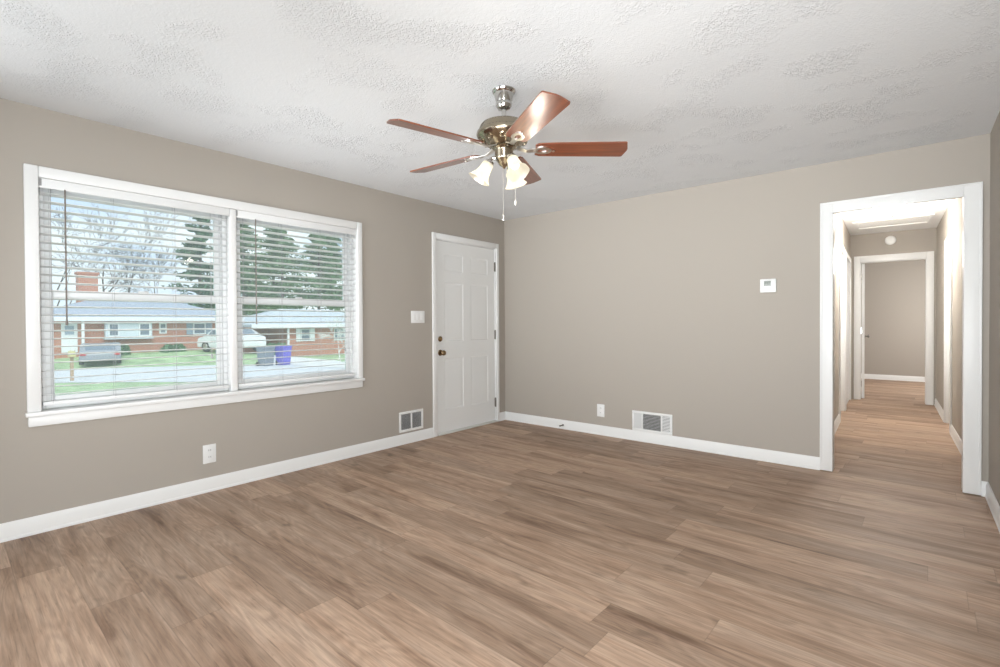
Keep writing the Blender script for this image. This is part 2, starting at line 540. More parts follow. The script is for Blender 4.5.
# ------------------------------------------------------------------ floor and ceiling
f = MB(); f.quad((-0.14, YB - 0.1, 0), (5.2, YB - 0.1, 0), (5.2, 8.3, 0), (-0.14, 8.3, 0))
struct(f.build('floor', M['floor'], smooth=False, solid=False), 'light brown oak look vinyl plank floor running through room and hall', 'floor')
c = MB(); c.box((-0.14, YB - 0.1, H), (WX + 0.14, T * 0.5, H + 0.12))
struct(c.build('ceiling', M['ceiling'], smooth=False), 'white brush textured living room ceiling', 'ceiling')

# ------------------------------------------------------------------ walls
w = MB()
X0 = -0.14
w.box((X0, YB, 0), (0, WY0 - 0.012, H)); w.box((X0, WY0 - 0.012, 0), (0, WY1 + 0.012, WZ0 - 0.025)); w.box((X0, WY0 - 0.012, WZ1), (0, WY1 + 0.012, H))
w.box((X0, WY1 + 0.012, 0), (0, DY0, H)); w.box((X0, DY0, DZ), (0, DY1, H)); w.box((X0, DY1, 0), (0, 0.0, H))
struct(w.build('wall_left', M['wall'], smooth=False), 'greige wall with the double window and white front door', 'wall')
w = MB()
w.box((X0, 0, 0), (OX0, T, H)); w.box((OX0, 0, OZ), (OX1, T, H)); w.box((OX1, 0, 0), (WX + 0.14, T, H))
struct(w.build('wall_far', M['wall'], smooth=False), 'greige wall with the thermostat and the cased hall opening', 'wall')
w = MB(); w.box((WX, YB, 0), (WX + 0.14, 0, H))
struct(w.build('wall_right', M['wall'], smooth=False), 'sliver of greige wall at the right edge', 'wall')
w = MB(); w.box((X0, YB - 0.12, 0), (WX + 0.14, YB, H))
struct(w.build('wall_rear', M['wall'], smooth=False), 'greige wall behind the camera', 'wall')

# ------------------------------------------------------------------ baseboards
BH, BT = 0.100, 0.014
BPROF = [(0, 0), (BT + 0.004, 0), (BT + 0.004, 0.012), (BT, 0.018), (BT, BH - 0.028), (BT * 0.55, BH - 0.008), (BT * 0.35, BH), (0, BH)]
def baseboard(name, segs, label, xf=None):
    """segs: (start, end, inward normal) in plan"""
    b = MB()
    for p, q, n in segs:
        p, q, n = Vector(p), Vector(q), Vector(n)
        b.prism([(p.x + n.x * d, p.y + n.y * d, z + 0.0005) for d, z in BPROF], (q.x - p.x, q.y - p.y, 0))
    return struct(b.build(name, M['trim'], ang=20, xf=xf), label, 'baseboard')
CW = 0.050            # casing width of the front door
baseboard('baseboard_left', [((0, YB), (0, DY0 - CW), (1, 0)), ((0, DY1 + 0.04), (0, 0), (1, 0))], 'white baseboard under the double window')
baseboard('baseboard_far', [((0, 0), (OX0 - 0.072, 0), (0, -1)), ((OX1 + 0.080, 0), (WX, 0), (0, -1))], 'white baseboard under the thermostat wall')
baseboard('baseboard_right', [((WX, YB), (WX, 0), (-1, 0))], 'white baseboard at the right edge')

# ------------------------------------------------------------------ casings
def casing(name, rects, m, xf=None, bev=0.006, parent=None):
    b = MB()
    for a, c_ in rects: b.box(a, c_, bev)
    return b.build(name, m, parent, xf=xf)

# ------------------------------------------------------------------ the double window
struct(casing('trim_1', [
    ((0, WY0 - 0.062, WZ0), (0.019, WY0, WZ1 + 0.064)),
    ((0, WY1, WZ0), (0.019, WY1 + 0.050, WZ1 + 0.064)),
    ((0, WY0 + 0.0005, WZ1), (0.0185, WY1 - 0.0005, WZ1 + 0.0635)),
    ((-0.085, -3.188, WZ0 + 0.001), (0.006, -3.140, WZ1 - 0.001)),
    ((-0.085, WY0 - 0.002, WZ0 - 0.025), (0.0, WY1 + 0.002, WZ0)), ((0.0, WY0 - 0.070, WZ0 - 0.025), (0.038, WY1 + 0.058, WZ0)),
    ((0.0, WY0 - 0.058, WZ0 - 0.084), (0.018, WY1 + 0.046, WZ0 - 0.0255)),
    ((-0.135, WY0 - 0.012, WZ0), (0, WY0, WZ1)), ((-0.135, WY1, WZ0), (0, WY1 + 0.012, WZ1)),
], M['trim']), 'white casing, stool and apron of the double window', 'window trim')

def window(idx, y0, y1, label):
    root = struct(empty('window_%d' % idx, (-0.09, (y0 + y1) / 2, WZ0)), label, 'window')
    X = lambda x: x + 0.09
    cy = (y0 + y1) / 2
    def P(b, a, c_, bev=0.004): b.box((X(a[0]), a[1] - cy, a[2] - WZ0), (X(c_[0]), c_[1] - cy, c_[2] - WZ0), bev)
    # outer frame
    b = MB()
    P(b, (-0.135, y0, WZ0 + .002), (-0.060, y0 + 0.028, WZ1 - .002)); P(b, (-0.135, y1 - 0.028, WZ0 + .002), (-0.060, y1, WZ1 - .002))
    P(b, (-0.135, y0 + 0.028, WZ1 - 0.03), (-0.060, y1 - 0.028, WZ1 - .002)); P(b, (-0.135, y0 + 0.028, WZ0 + .002), (-0.060, y1 - 0.028, WZ0 + 0.028))
    b.build('window_frame', M['vinyl'], root)
    zm = 1.372
    for nm, zz0, zz1, xa, xb in (('lower_sash', WZ0 + 0.028, zm + 0.024, -0.098, -0.070), ('upper_sash', zm - 0.024, WZ1 - 0.03, -0.130, -0.102)):
        b = MB(); st = 0.040
        ya, yb = y0 + 0.028, y1 - 0.028
        P(b, (xa, ya, zz0), (xb, ya + st, zz1)); P(b, (xa, yb - st, zz0), (xb, yb, zz1))
        P(b, (xa, ya + st, zz0), (xb, yb - st, zz0 + 0.046)); P(b, (xa, ya + st, zz1 - 0.046), (xb, yb - st, zz1))
        s_ = b.build(nm, M['vinyl'], root)
        g = MB(); P(g, ((xa + xb) / 2 - 0.002, ya + st - .004, zz0 + 0.042), ((xa + xb) / 2 + 0.002, yb - st + .004, zz1 - 0.042), 0)
        g.build('glass', M['glass'], s_, smooth=False)
    b = MB(); P(b, (-0.074, cy - 0.03, zm + 0.022), (-0.060, cy + 0.03, zm + 0.040)); b.build('sash_lock', M['vinyl'], root)
    return root
window(1, WY0, -3.188, 'left double hung white window behind the longer blind')
window(2, -3.140, WY1, 'right double hung white window nearer the front door')

# ------------------------------------------------------------------ horizontal blinds
def blind(y0, y1, label, wand_y, clip_ys):
    root = empty('window_blind', (-0.030, (y0 + y1) / 2, WZ0))
    tag(root, label, 'blind', 'white slatted blinds in the double window')
    cy = (y0 + y1) / 2; x0 = -0.030
    def B(b, a, c_, bev=0.0): b.box((a[0] - x0, a[1] - cy, a[2] - WZ0), (c_[0] - x0, c_[1] - cy, c_[2] - WZ0), bev)
    b = MB(); B(b, (-0.055, y0 + 0.004, 1.995), (-0.006, y1 - 0.004, 2.036), 0.003); b.build('headrail', M['blind'], root)
    b = MB(); B(b, (-0.002, y0 - 0.004, 1.982), (0.008, y1 + 0.004, 2.037), 0.003); b.build('valance', M['blind'], root)
    for q in clip_ys:
        b = MB(); B(b, (-0.004, q - 0.006, 1.992), (0.0105, q + 0.006, 2.034), 0.002); b.build('valance_clip', M['clip'], root)
    # slats
    pitch, z = 0.0468, 1.955
    half, th = 0.025, 0.0028
    sl = MB()
    prof = [(-half, 0), (-half * .5, .0016), (0, .0022), (half * .5, .0016), (half, 0), (half, -th), (half * .5, .0016 - th), (0, .0022 - th), (-half * .5, .0016 - th), (-half, -th)]
    sl.prism([(px, y0 + 0.003 - cy, pz) for px, pz in prof], (0, y1 - y0 - 0.006, 0))
    first = sl.build('slat', M['blind'], root, ang=50)
    k = 0
    while z - k * pitch > 0.775:
        o = first if k == 0 else first.copy()
        if k:
            COL.objects.link(o); o.parent = root
        o.location = (0, 0, z - k * pitch - WZ0); o.rotation_euler = (0, R(-8.0), 0)
        k += 1
    b = MB(); B(b, (-0.055, y0 + 0.003, 0.722), (-0.005, y1 - 0.003, 0.746), 0.004); b.build('bottom_rail', M['blind'], root)
    for fr in (0.045, 0.335, 0.665, 0.955):
        yy = y0 + (y1 - y0) * fr
        b = MB()
        for xx in (-0.0575, -0.0025):
            b.tube([(xx - x0, yy - cy, 0.735 - WZ0), (xx - x0, yy - cy, 2.0 - WZ0)], 0.0007, 5)
        b.tube([(-0.030 - x0, yy + .006 - cy, 0.735 - WZ0), (-0.030 - x0, yy + .006 - cy, 2.0 - WZ0)], 0.0007, 5)
        b.build('ladder_cord', M['cord'], root)
    b = MB()
    b.tube([(0.014 - x0, wand_y - cy, 1.985 - WZ0), (0.014 - x0, wand_y - cy, 1.225 - WZ0)], 0.0040, 8)
    b.tube([(0.014 - x0, wand_y - cy, 1.225 - WZ0), (0.014 - x0, wand_y - cy, 1.19 - WZ0)], [0.0045, 0.0065], 8)
    b.tube([(-0.004 - x0, wand_y - cy, 1.992 - WZ0), (0.014 - x0, wand_y - cy, 1.985 - WZ0)], 0.003, 6)
    b.build('tilt_wand', M['wand'], root)
    b = MB(); yy = y1 - 0.13
    for dy in (0, 0.006): b.tube([(0.012 - x0, yy + dy - cy, 1.98 - WZ0), (0.012 - x0, yy + dy - cy, 0.98 - WZ0)], 0.0008, 5)
    b.lathe([(0.003, 0.03), (0.007, 0.02), (0.008, 0.0)], (0.012 - x0, yy + .003 - cy, 0.95 - WZ0), n=10)
    b.build('lift_cord', M['cord'], root)
    return root
blind(-4.217, -3.193, 'left white slatted blind, the one farther from the front door', -4.107, (-4.214,))
blind(-3.136, -2.113, 'right white slatted blind, the one nearer the front door', -3.005, (-3.138,))

# ------------------------------------------------------------------ front door
struct(casing('trim_2', [
    ((0, DY0 - CW, 0.001), (0.018, DY0 + 0.004, DZ + 0.056)),
    ((0, DY1 - 0.004, 0.001), (0.018, DY1 + 0.036, DZ + 0.056)),
    ((0, DY0 + 0.0045, DZ - 0.004), (0.0178, DY1 - 0.0045, DZ + 0.0555)),
    ((-0.10, DY0, 0.001), (-0.0005, DY0 + 0.012, DZ)), ((-0.10, DY1 - 0.012, 0.001), (-0.0005, DY1, DZ)), ((-0.10, DY0 + 0.012, DZ - 0.012), (-0.0005, DY1 - 0.012, DZ)),
], M['trim'], bev=0.004), 'white casing around the front door', 'door trim')
b = MB(); b.box((-0.10, DY0 + 0.012, 0.0005), (0.022, DY1 - 0.012, 0.020), 0.004)
struct(b.build('trim_3', M['threshold']), 'pale threshold under the front door', 'threshold')

def panel_door(wd, ht, th, panels, m, stile=0.0):
    """front face is +x at x=0, slab spans y 0..wd, z 0..ht; panels (y0,y1,z0,z1) sunk with raised centre"""
    bm = bmesh.new()
    ys = sorted({0, wd, *[p[0] for p in panels], *[p[1] for p in panels]})
    zs = sorted({0, ht, *[p[2] for p in panels], *[p[3] for p in panels]})
    def inside(y, z): return any(p[0] < y < p[1] and p[2] < z < p[3] for p in panels)
    def q(*pts): bm.faces.new([bm.verts.new(p) for p in pts])
    for face_x, sgn in ((0.0, 1), (-th, -1)):
        for i in range(len(ys) - 1):
            for j in range(len(zs) - 1):
                if not inside((ys[i] + ys[i + 1]) / 2, (zs[j] + zs[j + 1]) / 2):
                    q((face_x, ys[i], zs[j]), (face_x, ys[i + 1], zs[j]), (face_x, ys[i + 1], zs[j + 1]), (face_x, ys[i], zs[j + 1]))
        for p in panels:
            rings = [(0, 0), (0.008, -0.0045), (0.016, -0.0045), (0.040, -0.001), (0.044, -0.001)]
            prev = None
            for ins, dx in rings:
                x = face_x + sgn * dx
                cur = [(x, p[0] + ins, p[2] + ins), (x, p[1] - ins, p[2] + ins), (x, p[1] - ins, p[3] - ins), (x, p[0] + ins, p[3] - ins)]
                if prev:
                    for k in range(4): q(prev[k], prev[(k + 1) % 4], cur[(k + 1) % 4], cur[k])
                prev = cur
            q(*prev)
    q((0, 0, 0), (-th, 0, 0), (-th, 0, ht), (0, 0, ht)); q((0, wd, 0), (0, wd, ht), (-th, wd, ht), (-th, wd, 0))
    q((0, 0, ht), (-th, 0, ht), (-th, wd, ht), (0, wd, ht)); q((0, 0, 0), (0, wd, 0), (-th, wd, 0), (-th, 0, 0))
    bmesh.ops.remove_doubles(bm, verts=bm.verts, dist=1e-5)
    r = MB(); r.bm.free(); r.bm = bm
    return r

def six_panels(wd, ht):
    st, mid = wd * 0.13, wd * 0.13
    pw = (wd - 2 * st - mid) / 2
    cols = [(st, st + pw), (st + pw + mid, wd - st)]
    rows = [(0.115 * ht, 0.385 * ht), (0.475 * ht, 0.785 * ht), (0.845 * ht, 0.935 * ht)]
    return [(a, b_, c_, d) for a, b_ in cols for c_, d in rows]

fd = struct(empty('door_1', (-0.012, DY0 + 0.014, 0.021)), 'white six panel front door with brass knob and deadbolt', 'door')
dw, dh = DY1 - DY0 - 0.028, DZ - 0.012 - 0.024
panel_door(dw, dh, 0.042, six_panels(dw, dh), M['door']).build('door_slab', M['door'], fd, ang=15)
ky = -1.075 - (DY0 + 0.014)
b = MB(); b.lathe([(0.033, 0), (0.033, 0.004), (0.028, 0.010), (0.012, 0.012), (0.011, 0.030), (0.018, 0.036), (0.027, 0.044), (0.029, 0.054), (0.024, 0.064), (0.010, 0.068)], (0.0005, ky, 0.875 - .021), (1, 0, 0), 24)
b.build('door_knob', M['brass'], fd)
b = MB(); b.lathe([(0.029, 0), (0.029, 0.006), (0.022, 0.012), (0.014, 0.014), (0.012, 0.016)], (0.0005, ky - 0.002, 1.022 - .021), (1, 0, 0), 24); b.box((0.012, ky - 0.006, 1.008 - .021), (0.030, ky + 0.002, 1.036 - .021), 0.002)
b.build('deadbolt', M['brass'], fd)
for hz in (1.860, 1.048, 0.236):
    b = MB(); yy = dw + 0.003
    b.tube([(0.006, yy, hz - 0.055 - .021), (0.006, yy, hz + 0.055 - .021)], 0.0085, 10); b.box((-0.006, yy - 0.012, hz - 0.05 - .021), (0.001, yy + 0.008, hz + 0.05 - .021))
    b.build('hinge', M['hinge'], fd)

# ------------------------------------------------------------------ cased opening to the hall
struct(casing('trim_4', [
    ((OX0 - 0.072, -0.018, 0.006), (OX0 + 0.012, 0, OZ + 0.056)),
    ((OX1 - 0.012, -0.018, 0.006), (OX1 + 0.080, 0, OZ + 0.056)),
    ((OX0 + 0.0125, -0.0178, OZ - 0.030), (OX1 - 0.0125, 0, OZ + 0.0555)),
    ((OX0, 0.0005, 0.001), (OX0 + 0.010, T + 0.0, OZ)), ((OX1 - 0.010, 0.0005, 0.001), (OX1, T, OZ)), ((OX0 + 0.010, 0.0005, OZ - 0.010), (OX1 - 0.010, T, OZ)),
    ((OX0 - 0.072, -0.026, 0.070), (OX0 - 0.058, -0.018, OZ + 0.056)), ((OX1 + 0.066, -0.026, 0.070), (OX1 + 0.080, -0.018, OZ + 0.056)),
    ((OX0 - 0.0575, -0.026, OZ + 0.042), (OX1 + 0.0655, -0.018, OZ + 0.056)),
], M['trim'], bev=0.003), 'white casing around the opening to the hall', 'opening trim')

# ------------------------------------------------------------------ hall shell (turned a hair to the left)
RV0, RV1 = 2.40, 3.04      # doorway in the hall's right wall
LV0, LV1 = 2.44, 3.26      # doorway in the hall's left wall
HD = 2.06
CV0, CV1 = 3.43, 4.43      # closet door past it, up to the corner
EU0, EU1 = 3.330, 4.092    # doorway in the hall's end wall
w = MB()
w.box((HL - 0.12, T - 0.02, 0), (HL, LV0, HH)); w.box((HL - 0.12, LV0, HD), (HL, LV1, HH)); w.box((HL - 0.12, LV1, 0), (HL, CV0, HH)); w.box((HL - 0.12, CV0, HD), (HL, CV1, HH)); w.box((HL - 0.12, CV1, 0), (HL, HV, HH))
struct(w.build('wall_hall_left', M['wall'], smooth=False, xf=HM), 'greige left wall of the hall', 'wall')
w = MB()
w.box((HR, T - 0.02, 0), (HR + 0.12, RV0, HH)); w.box((HR, RV0, HD), (HR + 0.12, RV1, HH)); w.box((HR, RV1, 0), (HR + 0.12, HV, HH))
struct(w.build('wall_hall_right', M['wall'], smooth=False, xf=HM), 'greige right wall of the hall', 'wall')
w = MB()
w.box((1.2, HV, 0), (EU0, HV + 0.12, HH)); w.box((EU0, HV, HD + 0.015), (EU1, HV + 0.12, HH)); w.box((EU1, HV, 0), (5.1, HV + 0.12, HH))
struct(w.build('wall_hall_end', M['wall'], smooth=False, xf=HM), 'greige end wall of the hall under the smoke detector', 'wall')
w = MB(); w.box((HL - 0.12, T * 0.5 + 0.001, HH), (HR + 0.12, HV + 0.12, HH + 0.1)); w.box((HL - .12, T - 0.02, H), (HR + .12, T + 0.005, HH))
struct(w.build('ceiling_hall', M['flatwhite'], smooth=False, xf=HM), 'white hall ceiling', 'ceiling')
# bedroom beyond
w = MB(); w.box((1.2, 7.95, 0), (5.1, 8.07, HH))
struct(w.build('wall_bedroom_far', M['wall'], smooth=False), 'greige bedroom wall seen through the end doorway', 'wall')
w = MB(); w.box((1.1, 4.5, 0), (1.2, 8.05, HH)); struct(w.build('wall_bedroom_left', M['wall'], smooth=False), 'bedroom side wall', 'wall')
w = MB(); w.box((5.0, 4.5, 0), (5.1, 7.95, HH)); struct(w.build('wall_bedroom_right', M['wall'], smooth=False), 'bedroom right side wall', 'wall')
w = MB(); w.box((1.1, 4.62, HH + 0.001), (5.1, 8.07, HH + 0.1)); struct(w.build('ceiling_bedroom', M['flatwhite'], smooth=False), 'white bedroom ceiling', 'ceiling')
baseboard('baseboard_bedroom', [((1.2, 7.95), (5.0, 7.95), (0, -1))], 'white baseboard of the bedroom beyond the hall')
baseboard('baseboard_hall_left', [((HL, T + 0.002), (HL, LV0 - 0.062), (1, 0))], 'white baseboard on the left of the hall', HM)
baseboard('baseboard_hall_right', [((HR, T + 0.002), (HR, RV0 - 0.062), (-1, 0)), ((HR, RV1 + 0.062), (HR, HV), (-1, 0))], 'white baseboard on the right of the hall', HM)

def side_casing(name, u, sgn, v0, v1, top, label):
    """sgn +1: wall on the left (face looks to +u)"""
    a, c_ = (u, u + 0.017 * sgn); a, c_ = min(a, c_), max(a, c_)
    j0, j1 = sorted((u - 0.0005 * sgn, u - 0.118 * sgn))
    struct(casing(name, [
        ((a, v0 - 0.060, 0.001), (c_, v0 + 0.004, top + 0.060)), ((a, v1 - 0.004, 0.001), (c_, v1 + 0.060, top + 0.060)), ((a, v0 + 0.0045, top - 0.004), (c_, v1 - 0.0045, top + 0.0595)),
        ((j0, v0, 0.001), (j1, v0 + 0.012, top)), ((j0, v1 - 0.012, 0.001), (j1, v1, top)), ((j0, v0 + 0.012, top - 0.012), (j1, v1 - 0.012, top)),
    ], M['trim'], HM, 0.003), label, 'door trim')
side_casing('trim_5', HL, 1, LV0, LV1, HD, 'white casing of the doorway on the left of the hall')
side_casing('trim_8', HL, 1, CV0, CV1, HD, 'white casing of the closet door next to the hall end')
side_casing('trim_6', HR, -1, RV0, RV1, HD, 'white casing of the doorway on the right of the hall')
struct(casing('trim_7', [
    ((EU0 - 0.070, HV - 0.018, 0.001), (EU0 + 0.004, HV, HD + 0.015 + 0.085)), ((EU1 - 0.004, HV - 0.018, 0.001), (EU1 + 0.072, HV, HD + 0.015 + 0.085)),
    ((EU0 + 0.0045, HV - 0.0178, HD + 0.011), (EU1 - 0.0045, HV, HD + 0.0995)),
    ((EU0, HV + 0.0005, 0.001), (EU0 + 0.014, HV + 0.12, HD + 0.015)), ((EU1 - 0.014, HV + 0.0005, 0.001), (EU1, HV + 0.12, HD + 0.015)), ((EU0 + 0.014, HV + 0.0005, HD + 0.001), (EU1 - 0.014, HV + 0.12, HD + 0.015)),
], M['trim'], HM, 0.004), 'white casing of the bedroom doorway at the hall end', 'door trim')

def hinge_set(parent, x, y, zs, m=None):
    for z in zs:
        b = MB(); b.tube([(x, y, z - 0.045), (x, y, z + 0.045)], 0.0075, 8); b.box((x - 0.004, y - 0.02, z - 0.042), (x + 0.004, y, z + 0.042))
        b.build('hinge', m or M['nickel'], parent)

def flat_knob(parent, o, ax):
    b = MB(); b.lathe([(0.032, 0), (0.032, 0.004), (0.026, 0.010), (0.012, 0.012), (0.011, 0.034), (0.020, 0.040), (0.027, 0.050), (0.027, 0.058), (0.018, 0.066)], o, ax, 20)
    return b.build('door_knob', M['hinge'], parent)

# closed doors of the side doorways, set back in their jambs
d = struct(empty('door_2'), 'closed white door in the doorway on the left of the hall', 'door'); d.matrix_world = HM @ Matrix.Translation((HL - 0.075, LV0 + 0.014, 0.008))
panel_door(LV1 - LV0 - 0.028, HD - 0.024, 0.038, six_panels(LV1 - LV0 - 0.028, HD - 0.024), M['door']).build('door_slab', M['door'], d, ang=15)
flat_knob(d, (0.0005, 0.065, 0.92), (1, 0, 0))
d = struct(empty('door_5'), 'closed white closet door on the left beside the hall end wall', 'door'); d.matrix_world = HM @ Matrix.Translation((HL - 0.004, CV0 + 0.014, 0.008))
panel_door(CV1 - CV0 - 0.028, HD - 0.024, 0.038, six_panels(CV1 - CV0 - 0.028, HD - 0.024), M['door']).build('door_slab', M['door'], d, ang=15)
d = struct(empty('door_3'), 'closed white door in the doorway on the right of the hall', 'door'); d.matrix_world = HM @ Matrix.Translation((HR + 0.075, RV1 - 0.014, 0.008)) @ Matrix.Rotation(math.pi, 4, 'Z')
panel_door(RV1 - RV0 - 0.028, HD - 0.024, 0.038, six_panels(RV1 - RV0 - 0.028, HD - 0.024), M['door']).build('door_slab', M['door'], d, ang=15)
flat_knob(d, (0.0005, RV1 - RV0 - 0.093, 0.92), (1, 0, 0))
# bedroom door, swung open into the bedroom
d = struct(empty('door_4'), 'white bedroom door standing open at the hall end', 'door'); d.matrix_world = HM @ Matrix.Translation((EU0 + 0.016 + 0.040, HV + 0.125, 0.010)) @ Matrix.Rotation(R(2.0), 4, 'Z')
panel_door(0.735, HD - 0.015, 0.036, six_panels(0.735, HD - 0.015), M['door']).build('door_slab', M['door'], d, ang=15)
flat_knob(d, (0.0005, 0.675, 0.93), (1, 0, 0))
hinge_set(d, -0.040, -0.004, (0.22, 1.03, 1.84))

# ------------------------------------------------------------------ ceiling fan
FX, FY = 2.135, -2.617
fan = empty('ceiling_fan', (FX, FY, H))
tag(fan, 'five blade ceiling fan with cherry blades and three lit bell shades', 'ceiling fan')
Z = lambda z: z - H
b = MB(); b.lathe([(0.061, -0.0003), (0.064, -0.006), (0.061, -0.014), (0.052, -0.022), (0.045, -0.054), (0.041, -0.066), (0.044, -0.072), (0.043, -0.084), (0.034, -0.098), (0.016, -0.104)], n=40)
b.build('canopy', M['nickel'], fan)
b = MB(); b.tube([(0, 0, -0.105), (0, 0, -0.185)], 0.0125, 16); b.lathe([(0.013, -0.150), (0.024, -0.158), (0.026, -0.172), (0.020, -0.18)], n=20)
b.build('downrod', M['nickel'], fan)
b = MB()
b.lathe([(0.018, -0.168), (0.060, -0.170), (0.108, -0.182), (0.120, -0.186), (0.124, -0.192)], n=48, caps=False)
b.lathe([(0.124, -0.192), (0.134, -0.214), (0.138, -0.222)], n=96, caps=False, ripple=lambda t, h: 1.0 + 0.012 * math.copysign(1, math.sin(48 * t + .3)))
b.lathe([(0.138, -0.222), (0.146, -0.228), (0.148, -0.240), (0.143, -0.254), (0.125, -0.272), (0.102, -0.288), (0.088, -0.296), (0.080, -0.304), (0.050, -0.308), (0.02, -0.309)], n=48, caps=False)
bmesh.ops.remove_doubles(b.bm, verts=b.bm.verts, dist=1e-5)
b.build('motor_housing', M['pewter'], fan, ang=45)
for k in range(10):
    a_ = 2 * math.pi * (k + .5) / 10
    o_ = Vector((math.cos(a_) * 0.116, math.sin(a_) * 0.116, -0.277)); n_ = Vector((math.cos(a_) * 0.62, math.sin(a_) * 0.62, -0.78))
    b = MB(); b.lathe([(0.017, -0.004), (0.017, 0.004), (0.013, 0.006), (0.010, 0.002), (0.004, 0.0015)], o_, n_, 16)
    b.build('rosette', M['pewter'], fan)
b = MB(); b.lathe([(0.060, -0.305), (0.064, -0.312), (0.052, -0.320), (0.049, -0.325), (0.050, -0.362), (0.046, -0.372), (0.036, -0.382), (0.030, -0.392), (0.024, -0.402), (0.010, -0.412), (0.004, -0.420)], n=32)
b.build('switch_housing', M['pewter'], fan)
# blades
ZB = -0.318
def blade_parts(ang):
    rot = Matrix.Rotation(R(ang), 4, 'Z')
    pit = rot @ Matrix.Translation((0, 0, ZB)) @ Matrix.Rotation(R(-12.5), 4, 'X')
    out = [(0.168, -0.046), (0.190, -0.058), (0.300, -0.062), (0.640, -0.068), (0.648, -0.064), (0.662, -0.010), (0.662, 0.010), (0.648, 0.064), (0.640, 0.068), (0.300, 0.062), (0.190, 0.058), (0.168, 0.046)]
    bl = MB(); bl.prism([(x, y, -0.0035) for x, y in out], (0, 0, 0.007))
    o = bl.build('blade', M['blade'], fan, ang=30)
    o.matrix_local = pit
    ir = MB()
    inv = pit.inverted() @ rot
    # arm from the motor's underside to the blade
    pts = [inv @ Vector(p) for p in ((0.065, 0, -0.307), (0.090, 0, -0.318), (0.120, 0, -0.328))]
    pts += [Vector((0.148, 0, -0.0085)), Vector((0.172, 0, -0.0075))]
    for i in range(len(pts) - 1):
        p, q = pts[i], pts[i + 1]
        wv = [0.022, 0.016, 0.012, 0.013, 0.016]
        for_p = Vector((0, wv[i], 0)); for_q = Vector((0, wv[i + 1], 0)); h = Vector((0, 0, 0.006))
        vs_ = [ir.bm.verts.new(v) for v in (p - for_p, p + for_p, q + for_q, q - for_q, p - for_p + h, p + for_p + h, q + for_q + h, q - for_q + h)]
        for fc in ((0, 1, 2, 3), (7, 6, 5, 4), (0, 4, 5, 1), (1, 5, 6, 2), (2, 6, 7, 3), (3, 7, 4, 0)):
            ir.bm.faces.new([vs_[j] for j in fc])
    # open oval ring under the blade
    n = 28
    ro = []
    for k in range(n):
        t = 2 * math.pi * k / n
        cx_, cy_ = 0.208 + 0.048 * math.cos(t), 0.031 * math.sin(t)
        ix, iy = 0.208 + 0.030 * math.cos(t), 0.014 * math.sin(t)
        ro.append([ir.bm.verts.new(v) for v in ((cx_, cy_, -0.0038), (cx_, cy_, -0.0085), ((cx_ + ix) / 2, (cy_ + iy) / 2, -0.0105), (ix, iy, -0.0085), (ix, iy, -0.0038))])
    for k in range(n):
        a_, c_ = ro[k], ro[(k + 1) % n]
        for j in range(5): ir.bm.faces.new((a_[j], a_[(j + 1) % 5], c_[(j + 1) % 5], c_[j]))
    ir.lathe([(0.006, -0.0085), (0.006, -0.012), (0.003, -0.0135)], (0.266, 0, 0), n=10)
    ir.build('blade_iron', M['silver'], o, ang=30)
for k in range(5): blade_parts(-103.2 + 72 * k)
# light kit: three curved arms with bell shades
for ang in (-140, -20, 100):
    rot = Matrix.Rotation(R(ang), 4, 'Z')
    arm = MB()
    arm.tube([rot @ Vector(p) for p in ((0.040, 0, -0.368), (0.058, 0, -0.362), (0.070, 0, -0.368), (0.074, 0, -0.380))], [0.010, 0.010, 0.010, 0.012], 10)
    ax = rot @ Vector((0.53, 0, -0.848)); o_ = rot @ Vector((0.072, 0, -0.374))
    arm.lathe([(0.012, 0.0), (0.024, 0.006), (0.027, 0.016), (0.026, 0.028)], o_, ax, 24)
    ao = arm.build('light_arm', M['nickel'], fan)
    sh = MB()
    outp = [(0.026, 0.018), (0.030, 0.026), (0.031, 0.040), (0.034, 0.062), (0.040, 0.085), (0.050, 0.106), (0.062, 0.122)]
    prof = outp + [(0.0605, 0.1225), (0.048, 0.1055), (0.038, 0.0845), (0.032, 0.0615), (0.029, 0.0395), (0.028, 0.026)]
    sh.lathe(prof, o_, ax, 36, caps=False, ripple=lambda t, h: 1.0 + (0.03 * math.cos(6 * t) * max(0, (h - 0.085) / 0.037)))
    sh.build('lamp_shade', M['shade'], ao, ang=60)
    bu = MB(); bu.lathe([(0.010, 0.026), (0.012, 0.034), (0.020, 0.052), (0.023, 0.066), (0.019, 0.080), (0.006, 0.088)], o_, ax, 16)
    bu.build('bulb', M['bulb'], ao)
    pl = point('fan_bulb_light', Vector((FX, FY, H)) + o_ + ax * 0.200, 1.1, (1.0, 0.92, 0.80), 0.028)
for (cx_, cy_, z1) in ((-0.004, -0.004, 1.742), (0.046, 0.038, 1.822)):
    b = MB(); b.tube([(cx_, cy_, -0.36), (cx_, cy_, z1 - H + 0.03)], 0.0016, 6)
    b.lathe([(0.002, 0.032), (0.0045, 0.026), (0.0055, 0.008), (0.003, 0.0)], (cx_, cy_, z1 - H), n=10)
    b.build('pull_chain', M['silver'], fan)

# ------------------------------------------------------------------ small wall fittings
def wall_frame(n):      # local x = along wall, y = out of wall, z up
    return {'L': lambda p: Matrix.Translation((0, p[0], p[1])) @ Matrix.Rotation(R(-90), 4, 'Z') @ Matrix.Scale(1, 4),
            'F': lambda p: Matrix.Translation((p[0], 0, p[1])) @ Matrix.Rotation(R(180), 4, 'Z')}[n]
# 'L': local (a, out, z) -> out = +X world, a = -Y ; 'F': out = -Y world, a = -X
def fixture(name, where, pos, label, cat, group=None, base=None):
    o = empty(name); o.matrix_world = base if base is not None else wall_frame(where)(pos)
    return tag(o, label, cat, group)

